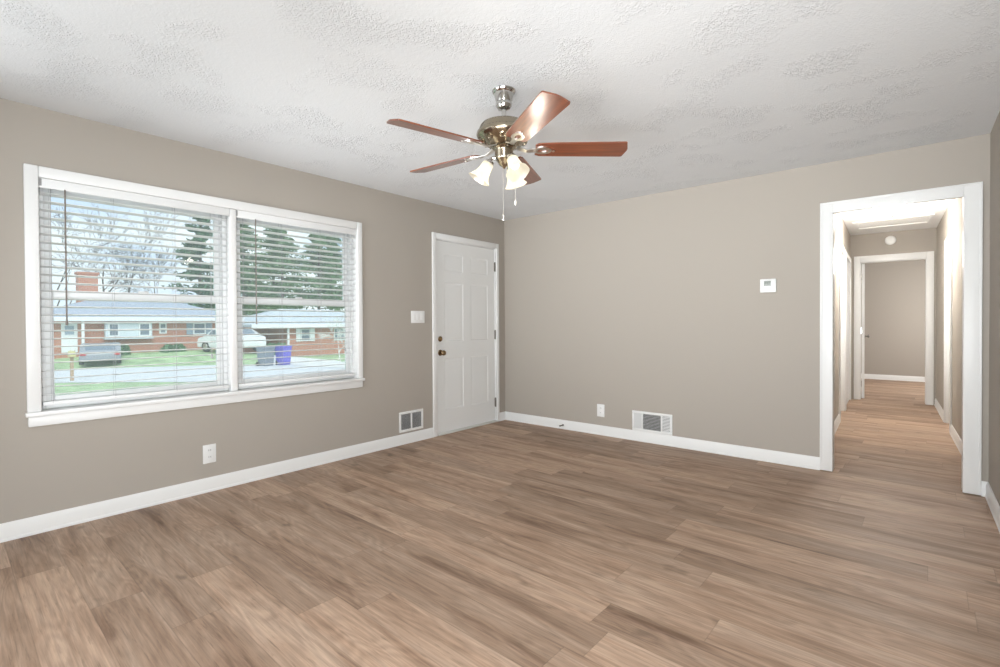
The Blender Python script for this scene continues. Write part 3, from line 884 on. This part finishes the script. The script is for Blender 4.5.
def outlet(where, pos, label, base=None):
    o = fixture('wall_outlet', where, pos, label, 'outlet', 'duplex wall outlets', base)
    b = MB(); b.box((-0.043, 0.0003, -0.066), (0.043, 0.0065, 0.066), 0.004); b.build('cover_plate', M['plastic'], o)
    for s in (-1, 1):
        b = MB()
        pts = []
        for k in range(24):
            t = 2 * math.pi * k / 24
            pts.append((max(-0.0165, min(0.0165, 0.020 * math.cos(t))), 0.006, s * 0.024 + 0.0145 * math.sin(t)))
        b.prism(pts, (0, 0.003, 0)); r_ = b.build('receptacle', M['plastic'], o)
        for x in (-0.006, 0.006):
            b = MB(); b.box((x - 0.0012, 0.0088, s * 0.024 - 0.002), (x + 0.0012, 0.0096, s * 0.024 + 0.008)); b.build('slot', M['slot'], r_)
    b = MB(); b.lathe([(0.0035, 0.006), (0.003, 0.008)], (0, 0, 0), (0, 1, 0), 10); b.build('screw', M['ventmetal'], o)
    return o
outlet('L', (-3.340, 0.269), 'white duplex outlet low on the wall below the double window')
outlet('F', (1.304, 0.258), 'white duplex outlet low on the far wall, left of the wide vent')
outlet(None, None, 'white outlet low on the left wall inside the hall', HM @ Matrix.Translation((HL, 1.52, 0.25)) @ Matrix.Rotation(R(-90), 4, 'Z'))

sw = fixture('light_switch', 'L', (-1.395, 1.254), 'white three gang switch plate beside the front door', 'light switch')
b = MB(); b.box((-0.088, 0.0003, -0.061), (0.088, 0.0068, 0.061), 0.004); b.build('cover_plate', M['plastic'], sw)
for x in (-0.048, 0, 0.048):
    b = MB(); b.prism([(x - 0.016, 0.006, -0.033), (x + 0.016, 0.006, -0.033), (x + 0.016, 0.006, 0.033), (x - 0.016, 0.006, 0.033)], (0, 0.0025, 0)); b.prism([(x - 0.014, 0.0085, -0.030), (x - 0.014, 0.0110, -0.030), (x - 0.014, 0.0085, 0.030)], (0.028, 0, 0))
    b.build('rocker', M['plastic'], sw)

def vent(where, pos, wd, ht, segs, label):
    """segs: list of (x0, x1, style, louvre count) in local x"""
    o = fixture('wall_vent', where, pos, label, 'vent')
    hw, hh, fr = wd / 2, ht / 2, 0.024
    b = MB()
    b.box((-hw, 0.0004, -hh), (hw, 0.010, -hh + fr), 0.004); b.box((-hw, 0.0004, hh - fr), (hw, 0.010, hh), 0.004)
    b.box((-hw, 0.0004, -hh + fr), (-hw + fr, 0.010, hh - fr), 0.004); b.box((hw - fr, 0.0004, -hh + fr), (hw, 0.010, hh - fr), 0.004)
    xs = sorted(s[1] for s in segs)[:-1]
    for x in xs: b.box((x, 0.0004, -hh + fr), (x + 0.014, 0.010, hh - fr), 0.002)
    b.build('vent_frame', M['ventmetal'], o)
    b = MB(); b.box((-hw + fr * .8, 0.0002, -hh + fr * .8), (hw - fr * .8, 0.0012, hh - fr * .8)); b.build('duct_opening', M['ventdark'], o)
    for x0, x1, st, n in segs:
        for k in range(n):
            b = MB()
            if st == 'v':
                p = x0 + (x1 - x0) * (k + 0.5) / n; t_ = 0.0042
                b.prism([(p - t_, 0.0013, -hh + fr), (p + t_ * .2, 0.0085, -hh + fr), (p + t_ * .2 + .0014, 0.0085, -hh + fr), (p - t_ + .0014, 0.0013, -hh + fr)], (0, 0, ht - 2 * fr))
            else:
                zz = -hh + fr + (ht - 2 * fr) * (k + 0.5) / n; t_ = -0.0012 if st == 'u' else 0.0035
                b.prism([(x0, 0.0013, zz + t_), (x0, 0.0085, zz - t_), (x0, 0.0085, zz - t_ - .0014), (x0, 0.0013, zz + t_ - .0014)], (x1 - x0, 0, 0))
            b.build('louvre', M['ventmetal'], o)
    return o
# seen from the room, local +x points to the viewer's left
vent('L', (-1.490, 0.219), 0.308, 0.200, [(-0.130, -0.008, 'v', 12), (0.006, 0.130, 'v', 12)], 'white two section vent low beside the front door')
vent('F', (1.860, 0.202), 0.406, 0.200, [(-0.179, -0.105, 'h', 11), (-0.091, 0.090, 'u', 11), (0.104, 0.179, 'v', 9)], 'wide white three section vent low on the far wall')

th = fixture('thermostat', 'F', (2.878, 1.491), 'white thermostat with grey display on the far wall', 'thermostat')
b = MB(); b.box((-0.060, 0.0004, -0.057), (0.060, 0.022, 0.057), 0.005); b.build('thermostat_case', M['plastic'], th)
b = MB(); b.box((-0.024, 0.0218, -0.002), (0.030, 0.0228, 0.040), 0.001); dsp = b.build('display', M['lcd'], th)
b = MB()
for x in (-0.014, 0.004):
    b.box((x, 0.0226, 0.008), (x + 0.002, 0.0232, 0.032)); b.box((x + 0.012, 0.0226, 0.008), (x + 0.014, 0.0232, 0.032))
    b.box((x, 0.0226, 0.031), (x + 0.014, 0.0232, 0.033)); b.box((x, 0.0226, 0.007), (x + 0.014, 0.0232, 0.009))
b.build('display_segments', M['lcdmark'], dsp)
for x in (-0.020, 0.020):
    b = MB(); b.box((x - 0.009, 0.0218, -0.030), (x + 0.009, 0.0236, -0.020), 0.001); b.build('button', M['plastic'], th)

ds = fixture('door_stop', 'F', (0.842, 0.045), 'small spring door stop on the far baseboard near the front door', 'door stop')
b = MB(); b.lathe([(0.011, 0.0148), (0.011, 0.018), (0.006, 0.022)], (0, 0, 0), (0, 1, 0), 14)
pts = [(0.0055 * math.cos(k * 0.7), 0.02 + k * 0.00055, 0.0055 * math.sin(k * 0.7)) for k in range(90)]
b.tube(pts, 0.0011, 5); b.build('spring', M['hinge'], ds)
b = MB(); b.lathe([(0.007, 0.068), (0.0085, 0.072), (0.0085, 0.080), (0.005, 0.084)], (0, 0, 0), (0, 1, 0), 14); b.build('tip', M['hinge'], ds)

# ------------------------------------------------------------------ hall fittings
hl = empty('hall_light'); hl.matrix_world = HM @ Matrix.Translation((3.70, 2.38, HH))
tag(hl, 'lit round flush dome light on the hall ceiling', 'ceiling light')
b = MB(); b.lathe([(0.185, -0.0005), (0.190, -0.010), (0.188, -0.026), (0.172, -0.030)], n=40); b.build('light_base', M['nickel'], hl)
b = MB(); b.lathe([(0.180, -0.022), (0.178, -0.040), (0.165, -0.068), (0.135, -0.094), (0.090, -0.112), (0.040, -0.120), (0.001, -0.121)], n=40, caps=False); b.build('glass_dome', M['dome'], hl)
b = MB(); b.lathe([(0.008, -0.120), (0.010, -0.126), (0.004, -0.136)], n=12); b.build('finial', M['nickel'], hl)
p_ = HM @ Vector((3.70, 2.46, HH - 0.52)); point('hall_bulb_light', p_, 38, (1.0, 0.95, 0.885), 0.14)

ah = empty('attic_hatch'); ah.matrix_world = HM @ Matrix.Translation((3.70, 3.62, HH))
tag(ah, 'white attic access panel in the hall ceiling', 'attic hatch')
b = MB(); a0, a1 = 0.36, 0.28
for s in (-1, 1):
    b.box((-a0 - 0.045, s * a1 - 0.022, -0.016), (a0 + 0.045, s * a1 + 0.022, -0.0005), 0.004); b.box((s * a0 - 0.022 + s * .02, -a1 + 0.022, -0.016), (s * a0 + 0.022 + s * .02, a1 - 0.022, -0.0005), 0.004)
b.build('hatch_trim', M['trim'], ah)
b = MB(); b.box((-a0 + .0, -a1 + 0.022, -0.006), (a0 - .0, a1 - 0.022, -0.0005)); b.build('hatch_panel', M['flatwhite'], ah)

sd = empty('smoke_detector'); sd.matrix_world = HM @ Matrix.Translation((3.688, HV, 2.362)) @ Matrix.Rotation(R(180), 4, 'Z')
tag(sd, 'round white smoke detector above the bedroom doorway', 'smoke detector')
b = MB(); b.lathe([(0.066, 0.0004), (0.066, 0.012), (0.060, 0.026), (0.046, 0.034), (0.010, 0.036)], (0, 0, 0), (0, 1, 0), 32); b.build('detector_body', M['plastic'], sd)
b = MB(); b.lathe([(0.022, 0.034), (0.022, 0.039), (0.018, 0.040)], (0, 0, 0), (0, 1, 0), 24); b.build('test_button', M['ventmetal'], sd)

# ------------------------------------------------------------------ OUTDOORS
random.seed(7)
def lerp(a, b_, t): return a + (b_ - a) * max(0, min(1, t))
def sstep(t):
    t = max(0, min(1, t)); return t * t * (3 - 2 * t)
def street_edges(y):
    near = [(-40, -42), (-6, -24.5), (-1.25, -20.7), (2.3, -16.6), (6, -14.4), (14, -12.0), (45, -6)]
    far = [(-40, -50), (-6, -31.5), (-0.25, -27.8), (5.8, -24.3), (8.5, -21.6), (16, -19.4), (45, -13)]
    def it(t):
        for (a, x0), (b_, x1) in zip(t, t[1:]):
            if a <= y <= b_: return lerp(x0, x1, (y - a) / (b_ - a))
        return t[-1][1]
    return it(near), it(far)
def ground(x, y):
    nx, fx = street_edges(y)
    if x > nx: return lerp(-1.0, -0.58, sstep((x - nx) / (0 - nx)))
    if x > fx: return -1.0
    top = lerp(-0.50, -1.20, sstep((y - 8) / 4))
    return lerp(-1.0, top, sstep((fx - x) / 7.0))
b = MB()
ny, nx_ = 60, 60
ys = [-40 + 85 * i / ny for i in range(ny + 1)]; xs = [-0.16 - 75 * (j / nx_) ** 1.25 for j in range(nx_ + 1)]
grid = [[b.bm.verts.new((x, y, ground(x, y))) for x in xs] for y in ys]
for i in range(ny):
    for j in range(nx_): b.bm.faces.new((grid[i][j], grid[i][j + 1], grid[i + 1][j + 1], grid[i + 1][j]))
struct(b.build('lawn_ground', M['grass'], ang=180, solid=False), 'green front lawns on both sides of the street', 'lawn')
b = MB(); prev = None
for i in range(86):
    y = -40 + i
    n_, f_ = street_edges(y)
    cur = [b.bm.verts.new((n_, y, -0.985)), b.bm.verts.new((f_, y, -0.985))]
    if prev: b.bm.faces.new((prev[0], prev[1], cur[1], cur[0]))
    prev = cur
struct(b.build('street', M['asphalt'], smooth=False, solid=False), 'pale street beyond the front lawn', 'street')
b = MB(); prev = None
for i in range(13):
    t = i / 12
    l = (lerp(-20.5, -31.5, t), lerp(7.9, 10.9, t)); r_ = (lerp(-15.5, -26.5, t), lerp(9.2, 12.6, t))
    l = (l[0], l[1]); cur = [b.bm.verts.new((p[0], p[1], max(ground(*p), -1.2) + 0.03)) for p in (l, r_)]
    if prev: b.bm.faces.new((prev[0], prev[1], cur[1], cur[0]))
    prev = cur
struct(b.build('driveway', M['concrete'], smooth=False, solid=False), 'pale concrete driveway leading to the carport', 'driveway')

def house_window(root, x, y0, y1, z0, z1, shutters, muntin=True):
    b = MB(); fw = 0.07
    b.box((x, y0, z0), (x + 0.06, y0 + fw, z1)); b.box((x, y1 - fw, z0), (x + 0.06, y1, z1)); b.box((x, y0 + fw, z0), (x + 0.06, y1 - fw, z0 + fw)); b.box((x, y0 + fw, z1 - fw), (x + 0.06, y1 - fw, z1))
    if muntin: b.box((x, y0 + fw, (z0 + z1) / 2 - 0.03), (x + 0.05, y1 - fw, (z0 + z1) / 2 + 0.03))
    o = b.build('house_window', M['housetrim'], root, smooth=False)
    b = MB(); b.box((x + 0.005, y0 + fw, z0 + fw), (x + 0.02, y1 - fw, z1 - fw)); b.build('pane', M['houseglass'], o, smooth=False)
    if shutters:
        for a, c_ in ((y0 - 0.38, y0 - 0.02), (y1 + 0.02, y1 + 0.38)):
            b = MB(); b.box((x, a, z0), (x + 0.05, c_, z1), 0.01)
            for k in range(7):
                zz = z0 + (z1 - z0) * (k + .5) / 7; b.box((x + 0.05, a + 0.05, zz - 0.02), (x + 0.06, c_ - 0.05, zz + 0.02))
            b.build('shutter', M['shutter'], root, smooth=False)

def hip_roof(x0, x1, y0, y1, ze, zr, inset, th=0.16):
    """eaves rectangle, ridge along y"""
    b = MB(); xm = (x0 + x1) / 2
    e = [(x0, y0), (x1, y0), (x1, y1), (x0, y1)]
    lo = [b.bm.verts.new((*p, ze - th)) for p in e]; hi = [b.bm.verts.new((*p, ze)) for p in e]
    ra, rb = b.bm.verts.new((xm, y0 + inset, zr)), b.bm.verts.new((xm, y1 - inset, zr))
    b.bm.faces.new(lo[::-1])
    for k in range(4): b.bm.faces.new((lo[k], lo[(k + 1) % 4], hi[(k + 1) % 4], hi[k]))
    b.bm.faces.new((hi[0], hi[1], ra)); b.bm.faces.new((hi[1], hi[2], rb, ra)); b.bm.faces.new((hi[2], hi[3], rb)); b.bm.faces.new((hi[3], hi[0], ra, rb))
    return b

h1 = empty('brick_house')
tag(h1, 'long red brick ranch house across the street with a chimney, behind the left blind', 'house')
HX = -32.0
b = MB(); b.box((HX - 7.5, 0.0, -0.8), (HX, 9.3, 1.44)); b.build('house_wall', M['brick'], h1, smooth=False)
hip_roof(HX - 8.1, HX + 0.6, -0.8, 9.9, 1.62, 3.0, 3.6).build('roof', M['roof'], h1, smooth=False)
b = MB(); b.box((HX + 0.6, -0.85, 1.40), (HX + 0.68, 9.95, 1.62), 0.02); b.box((HX, -0.8, 1.40), (HX + 0.6, 9.9, 1.45)); b.build('fascia', M['housetrim'], h1, smooth=False)
b = MB(); b.box((HX - 4.0, 1.70, 1.9), (HX - 3.2, 2.66, 4.35)); b.box((HX - 4.05, 1.64, 4.35), (HX - 3.15, 2.72, 4.47)); b.build('chimney', M['brick'], h1, smooth=False)
b = MB(); b.box((HX, 2.30, 0.40), (HX + 0.35, 4.60, 1.36), 0.02); b.box((HX, 2.25, 0.34), (HX + 0.42, 4.65, 0.42)); b.build('bay_siding', M['siding'], h1, smooth=False)
house_window(h1, HX + 0.35, 2.42, 2.95, 0.5, 1.28, False); house_window(h1, HX + 0.35, 3.9, 4.5, 0.5, 1.28, False)
house_window(h1, HX, 6.95, 7.70, 0.52, 1.28, True)
house_window(h1, HX, 5.05, 5.45, 0.62, 1.28, False)
b = MB(); b.box((HX, 0.40, -0.35), (HX + 0.06, 1.10, 1.34), 0.01); b.box((HX + 0.06, 0.5, 0.6), (HX + 0.07, 1.0, 1.2)); b.build('entry_door', M['housetrim'], h1, smooth=False)
b = MB(); b.box((HX + 0.02, 0.55, 0.65), (HX + 0.085, 0.95, 1.15)); b.build('entry_door_glass', M['shutter'], h1, smooth=False)
b = MB(); b.box((HX + 0.45, 1.2, -0.6), (HX + 0.57, 1.32, 1.42)); b.build('porch_post', M['housetrim'], h1, smooth=False)

h2 = empty('carport_house')
tag(h2, 'small brick house with pale roof and white carport post, behind the right blind', 'house')
HX2 = -30.0
b = MB(); b.box((HX2 - 7, 12.3, -1.5), (HX2, 21.0, 0.98)); b.box((HX2 - 7, 9.8, -1.5), (HX2 - 3.0, 12.3, 0.98)); b.build('house_wall', M['brick'], h2, smooth=False)
hip_roof(HX2 - 7.6, HX2 + 0.6, 9.6, 21.7, 1.15, 2.35, 3.9).build('roof', M['roofpale'], h2, smooth=False)
b = MB(); b.box((HX2 + 0.6, 9.55, 0.90), (HX2 + 0.68, 21.75, 1.15), 0.02); b.build('fascia', M['housetrim'], h2, smooth=False)
b = MB(); b.box((HX2 + 0.25, 12.15, -1.25), (HX2 + 0.38, 12.28, 0.95)); b.build('carport_post', M['housetrim'], h2, smooth=False)
b = MB(); b.box((HX2 - 3.0, 10.5, 0.1), (HX2 - 2.94, 10.9, 0.75)); b.build('vent_window', M['houseglass'], h2, smooth=False)
house_window(h2, HX2, 13.3, 14.05, -0.08, 0.82, False)
for a, c_ in ((12.95, 13.28), (14.07, 14.4)):
    b = MB(); b.box((HX2, a, -0.1), (HX2 + 0.06, c_, 0.84), 0.01); b.build('shutter', M['housetrim'], h2, smooth=False)
house_window(h2, HX2, 16.0, 16.9, -0.1, 0.82, False)

# wheeled bins at the end of the driveway
def bin_(name, loc, wd, dp, ht, m, label, wheels=True):
    o = empty(name, loc, R(15)); tag(o, label, 'trash bin' if wheels else 'bucket')
    b = MB()
    lo = [(-dp * .40, -wd * .40), (dp * .40, -wd * .40), (dp * .40, wd * .40), (-dp * .40, wd * .40)]; hi = [(x * 1.22, y * 1.22) for x, y in lo]
    a = [b.bm.verts.new((*p, 0.03)) for p in lo]; c_ = [b.bm.verts.new((*p, ht * .9)) for p in hi]
    b.bm.faces.new(a[::-1]); b.bm.faces.new(c_)
    for k in range(4): b.bm.faces.new((a[k], a[(k + 1) % 4], c_[(k + 1) % 4], c_[k]))
    b.build('bin_body', m, o, smooth=False)
    b = MB(); b.box((-dp * .52, -wd * .53, ht * .9), (dp * .54, wd * .53, ht), 0.03); b.build('lid', m, o)
    if wheels:
        for s in (-1, 1):
            b = MB(); b.lathe([(0.11, -0.03), (0.12, 0.0), (0.11, 0.03)], (-dp * .38, s * wd * .46, 0.12), (0, 1, 0), 18); b.build('wheel', M['tyre'], o)
    return o
bin_('trash_bin', (-21.8, 7.02, -1.0), 0.62, 0.66, 1.02, M['bingrey'], 'grey wheeled trash bin standing left of the blue one')
bin_('trash_bin', (-21.6, 7.86, -0.99), 0.58, 0.62, 1.02, M['binblue'], 'blue violet wheeled bin at the driveway end')
bk = empty('bucket', (-21.72, 7.43, -1.0)); bk.scale = (0.48, 0.48, 0.9); tag(bk, 'white bucket between the two wheeled bins', 'bucket')
b = MB(); b.lathe([(0.12, 0.01), (0.16, 0.52), (0.17, 0.53), (0.17, 0.55), (0.15, 0.55)], n=24); b.build('bucket_body', M['housetrim'], bk)
b = MB(); b.tube([(0, 0.17 * math.cos(t), 0.53 + 0.13 * math.sin(t)) for t in [math.pi * k / 12 for k in range(13)]], 0.008, 6); b.build('bail_handle', M['hinge'], bk)

def car(name, loc, rz, L_, m, label):
    o = empty(name, loc, rz); tag(o, label, 'car')
    hw = 0.88
    side = [(-L_ / 2, 0.28), (-L_ / 2 - .03, 0.55), (-L_ / 2 + .05, 0.86), (-L_ * .30, 0.95), (-L_ * .17, 1.40), (L_ * .18, 1.45), (L_ * .36, 1.02), (L_ / 2 - .04, 0.90), (L_ / 2, 0.55), (L_ / 2 - .03, 0.28)]
    b = MB(); b.prism([(x, -hw, z) for x, z in side], (0, 2 * hw, 0))
    bmesh.ops.bevel(b.bm, geom=list(b.bm.edges), offset=0.05, segments=2, affect='EDGES')
    b.build('car_body', m, o, ang=40)
    b = MB()
    for s in (-1, 1):
        y = s * (hw - 0.02)
        b.prism([(-L_ * .26, y, 0.98), (-L_ * .15, y, 1.34), (L_ * .16, y, 1.38), (L_ * .30, y, 1.0)], (0, s * 0.03, 0))
    b.prism([(-L_ * .29 - .02, -hw * .78, 0.98), (-L_ * .19 - .02, -hw * .7, 1.36), (-L_ * .19 + .0, -hw * .7, 1.36), (-L_ * .29, -hw * .78, 0.98)], (0, hw * 1.5, 0))
    b.prism([(L_ * .35 + .02, -hw * .78, 1.03), (L_ * .20 + .02, -hw * .7, 1.41), (L_ * .20, -hw * .7, 1.41), (L_ * .35, -hw * .78, 1.03)], (0, hw * 1.5, 0))
    b.build('car_windows', M['houseglass'], o, smooth=False)
    for sx in (-L_ * .31, L_ * .31):
        for s in (-1, 1):
            b = MB(); b.lathe([(0.20, -0.09), (0.31, -0.10), (0.33, -0.06), (0.33, 0.06), (0.31, 0.10), (0.20, 0.09)], (sx, s * (hw - 0.08), 0.33), (0, 1, 0), 24); wo = b.build('wheel', M['tyre'], o)
            b = MB(); b.lathe([(0.20, 0.085), (0.19, 0.105), (0.05, 0.115)], (sx, s * (hw - 0.08), 0.33), (0, s, 0), 18); b.build('hubcap', M['silver'], wo)
    for s in (-1, 1):
        b = MB(); b.box((-L_ / 2 - 0.04, s * .72 - .12, 0.66), (-L_ / 2 + 0.06, s * .72 + .12, 0.80), 0.02); b.build('tail_light', M['taillight'], o)
    return o
car('parked_car', (-28.4, 7.95, ground(-28.4, 7.95)), R(18), 3.9, M['carwhite'], 'white car parked left of the carport, behind the window mullion')
sc_ = car('parked_car', (-29.2, 1.62, ground(-29.2, 1.62)), R(168), 3.2, M['carsilver'], 'silver car parked end on by the brick house entry door'); sc_.scale = (1, 0.95, 0.74)

mb_ = empty('mailbox', (-21.2, -0.82, -0.99)); tag(mb_, 'cream mailbox on a wooden post at the street edge', 'mailbox')
b = MB(); b.box((-0.05, -0.05, 0), (0.05, 0.05, 0.95)); b.build('post', M['postwood'], mb_, smooth=False)
b = MB(); b.prism([(-0.25, -0.09, 0.95), (-0.25, 0.09, 0.95), (-0.25, 0.09, 1.08), (-0.25, 0.06, 1.15), (-0.25, 0.0, 1.18), (-0.25, -0.06, 1.15), (-0.25, -0.09, 1.08)], (0.5, 0, 0)); b.build('mailbox_body', M['mailyellow'], mb_)
b = MB(); b.box((-0.02, 0.09, 1.0), (0.02, 0.10, 1.2)); b.build('flag', M['taillight'], mb_, smooth=False)

# trees ------------------------------------------------------------------
def bare_tree_mesh(seed, ht):
    rnd = random.Random(seed); b = MB(); count = [0]
    def grow(p, d, ln, r, depth):
        if depth == 0 or count[0] > 620: return
        pts = [p]; rs = [r]; q = p.copy(); dd = d.copy(); n = 3
        for i in range(n):
            dd = (dd + Vector((rnd.uniform(-1, 1), rnd.uniform(-1, 1), rnd.uniform(-.3, .6))) * 0.16).normalized()
            q = q + dd * ln / n; pts.append(q.copy()); rs.append(r * (1 - 0.45 * (i + 1) / n))
        b.tube(pts, rs, 5 if r > 0.05 else 3, caps=False); count[0] += 1
        kids = 3 if depth > 2 else 3
        for k in range(kids):
            i = rnd.choice((1, 2, 3)) if k else 3
            a = rnd.uniform(0, 2 * math.pi); sp = rnd.uniform(.35, .95) if k else rnd.uniform(.1, .35)
            side = dd.orthogonal().normalized(); side.rotate(Matrix.Rotation(a, 3, dd))
            nd = (dd * math.cos(sp) + side * math.sin(sp)).normalized(); nd.z += 0.08; nd.normalize()
            grow(pts[i], nd, ln * rnd.uniform(.62, .82), max(rs[i] * rnd.uniform(.55, .75), 0.012), depth - 1)
    grow(Vector((0, 0, 0)), Vector((0, 0, 1)), ht * 0.30, ht * 0.016, 7)
    return b
def bare_tree(loc, seed, ht, label):
    o = bare_tree_mesh(seed, ht).build('bare_tree', M['bark'], None, ang=60, solid=False)
    o.location = loc
    return tag(o, label, 'tree', 'bare trees behind the houses')
def needle_mesh(b, c, r, n, rnd, sz, flat=0.6):
    for _ in range(n):
        v = Vector((rnd.gauss(0, 1), rnd.gauss(0, 1), rnd.gauss(0, 1) * flat)); v = v.normalized() * r * rnd.uniform(.2, 1) ** .6
        v.z *= flat
        p = c + v
        u = Vector((rnd.gauss(0, 1), rnd.gauss(0, 1), rnd.gauss(0, .5))).normalized(); w_ = u.orthogonal().normalized(); s = sz * rnd.uniform(.6, 1.3)
        b.quad(p - u * s - w_ * s * .25, p + u * s - w_ * s * .25, p + u * s * .8 + w_ * s * .3, p - u * s * .7 + w_ * s * .3)
def conifer(loc, seed, ht, wd, base, m, label, name='pine_tree', dens=26, group='pines behind the carport house'):
    rnd = random.Random(seed)
    o = empty(name, loc); tag(o, label, 'tree', group)
    tr = MB(); tr.tube([(0, 0, -0.3), (rnd.uniform(-.1, .1), rnd.uniform(-.1, .1), ht * .5), (rnd.uniform(-.2, .2), rnd.uniform(-.2, .2), ht * .97)], [ht * .016, ht * .011, 0.03], 8)
    fo = MB()
    n = int(ht * 4.6)
    for k in range(n):
        z = base + (ht - base) * (k + rnd.random()) / n
        t = (z - base) / (ht - base)
        rad = wd * (1 - t) ** .75 * rnd.uniform(.55, 1.1) + .15
        a = rnd.uniform(0, 2 * math.pi)
        tip = Vector((math.cos(a) * rad, math.sin(a) * rad, z + rnd.uniform(-.2, .35)))
        tr.tube([(0, 0, z - .2), tip * .55 + Vector((0, 0, z * .45 - .05)), tip], [0.05, 0.035, 0.012], 4, caps=False)
        for f_ in (.5, .75, 1.0):
            c_ = Vector((0, 0, z)) * (1 - f_) + tip * f_
            needle_mesh(fo, c_, rad * .32 + .26, dens, rnd, 0.20)
    tr.build('trunk', M['bark'], o, solid=False)
    fo.build('foliage', m, o, smooth=False, solid=False)
    return o
for i, (x, y, h_, lab) in enumerate((
        (-44.5, 1.2, 12.0, 'bare grey tree at the far left of the left blind, behind the house chimney'),
        (-46.0, 5.0, 13.5, 'tallest bare tree rising behind the middle of the brick house'),
        (-43.5, 8.2, 10.5, 'bare tree behind the right end of the brick house roof'),
        (-49.5, -1.8, 13.0, 'bare tree standing farther left than the chimney'),
        (-54.0, 8.0, 14.5, 'most distant bare tree between the brick house and the evergreen'),
        (-38.0, -8.0, 10.0, 'bare tree left of the brick house entry'))):
    bare_tree((x, y, -1.0), 20 + i, h_, lab)
conifer((-42.5, 10.9, -1.0), 5, 12.5, 2.3, 2.0, M['evergreen'], 'tall narrow evergreen seen at the right side of the left blind', 'evergreen_tree', 30, None)
for i, (x, y, h_, w_, bs, lab) in enumerate((
        (-45.0, 15.6, 12.5, 3.0, 3.6, 'leftmost pine behind the right blind, beside the mullion'),
        (-43.0, 18.4, 13.0, 3.2, 2.6, 'second pine from the mullion, behind the carport house roof'),
        (-49.5, 20.6, 15.0, 3.6, 3.2, 'tall pine farthest back, behind the peak of the carport house roof'),
        (-42.5, 22.0, 12.0, 2.8, 4.2, 'pine with open lower trunk right of the roof peak'),
        (-45.5, 25.2, 13.5, 2.3, 4.8, 'thin pine near the right side of the right blind'),
        (-43.5, 27.6, 13.0, 2.8, 3.6, 'rightmost pine behind the right blind'))):
    conifer((x, y, -1.3), 60 + i, h_, w_, bs, M['pine'], lab)

def leaf_clump(name, loc, size, n, m, label, cat, seed, group=None, sz=0.10):
    rnd = random.Random(seed); o = empty(name, loc); tag(o, label, cat, group)
    fo = MB()
    for _ in range(n):
        p = Vector((rnd.uniform(-1, 1) * size[0] / 2, rnd.uniform(-1, 1) * size[1] / 2, rnd.uniform(0.05, 1) * size[2]))
        k = 1 - 0.35 * (p.z / size[2]) ** 2; p.x *= k; p.y *= k
        u = Vector((rnd.gauss(0, 1), rnd.gauss(0, 1), rnd.gauss(0, 1))).normalized(); w_ = u.orthogonal().normalized(); s = sz * rnd.uniform(.6, 1.3)
        fo.quad(p - u * s - w_ * s * .4, p + u * s - w_ * s * .4, p + u * s * .8 + w_ * s * .5, p - u * s * .7 + w_ * s * .5)
    fo.build('foliage', m, o, smooth=False, solid=False)
    st = MB()
    for k in range(5): st.tube([(rnd.uniform(-.3, .3) * size[0], rnd.uniform(-.35, .35) * size[1], 0), (rnd.uniform(-.3, .3) * size[0], rnd.uniform(-.35, .35) * size[1], size[2] * .8)], [0.02, 0.008], 5)
    st.build('stem', M['bark'], o, solid=False)
    return o
leaf_clump('clipped_hedge', (-27.2, 10.15, -1.05), (0.9, 1.5, 0.95), 900, M['hedge'], 'low green hedge behind the wheeled bins', 'hedge', 3)
leaf_clump('foundation_shrub', (-31.4, 2.9, -0.55), (0.8, 1.0, 0.55), 500, M['hedge'], 'round green shrub below the left end of the bay window', 'shrub', 4, 'shrubs along the brick house')
leaf_clump('foundation_shrub', (-31.2, 5.6, -0.55), (0.8, 1.3, 0.45), 500, M['hedge'], 'low green shrub at the brick wall between bay and shuttered window', 'shrub', 5, 'shrubs along the brick house')
fl = bare_tree_mesh(91, 3.1).build('flowering_shrub', M['blossom'], None, ang=60, solid=False)
fl.location = (-21.0, 10.9, -1.05)
tag(fl, 'pale twiggy shrub in front of the carport house, right of the driveway', 'shrub')
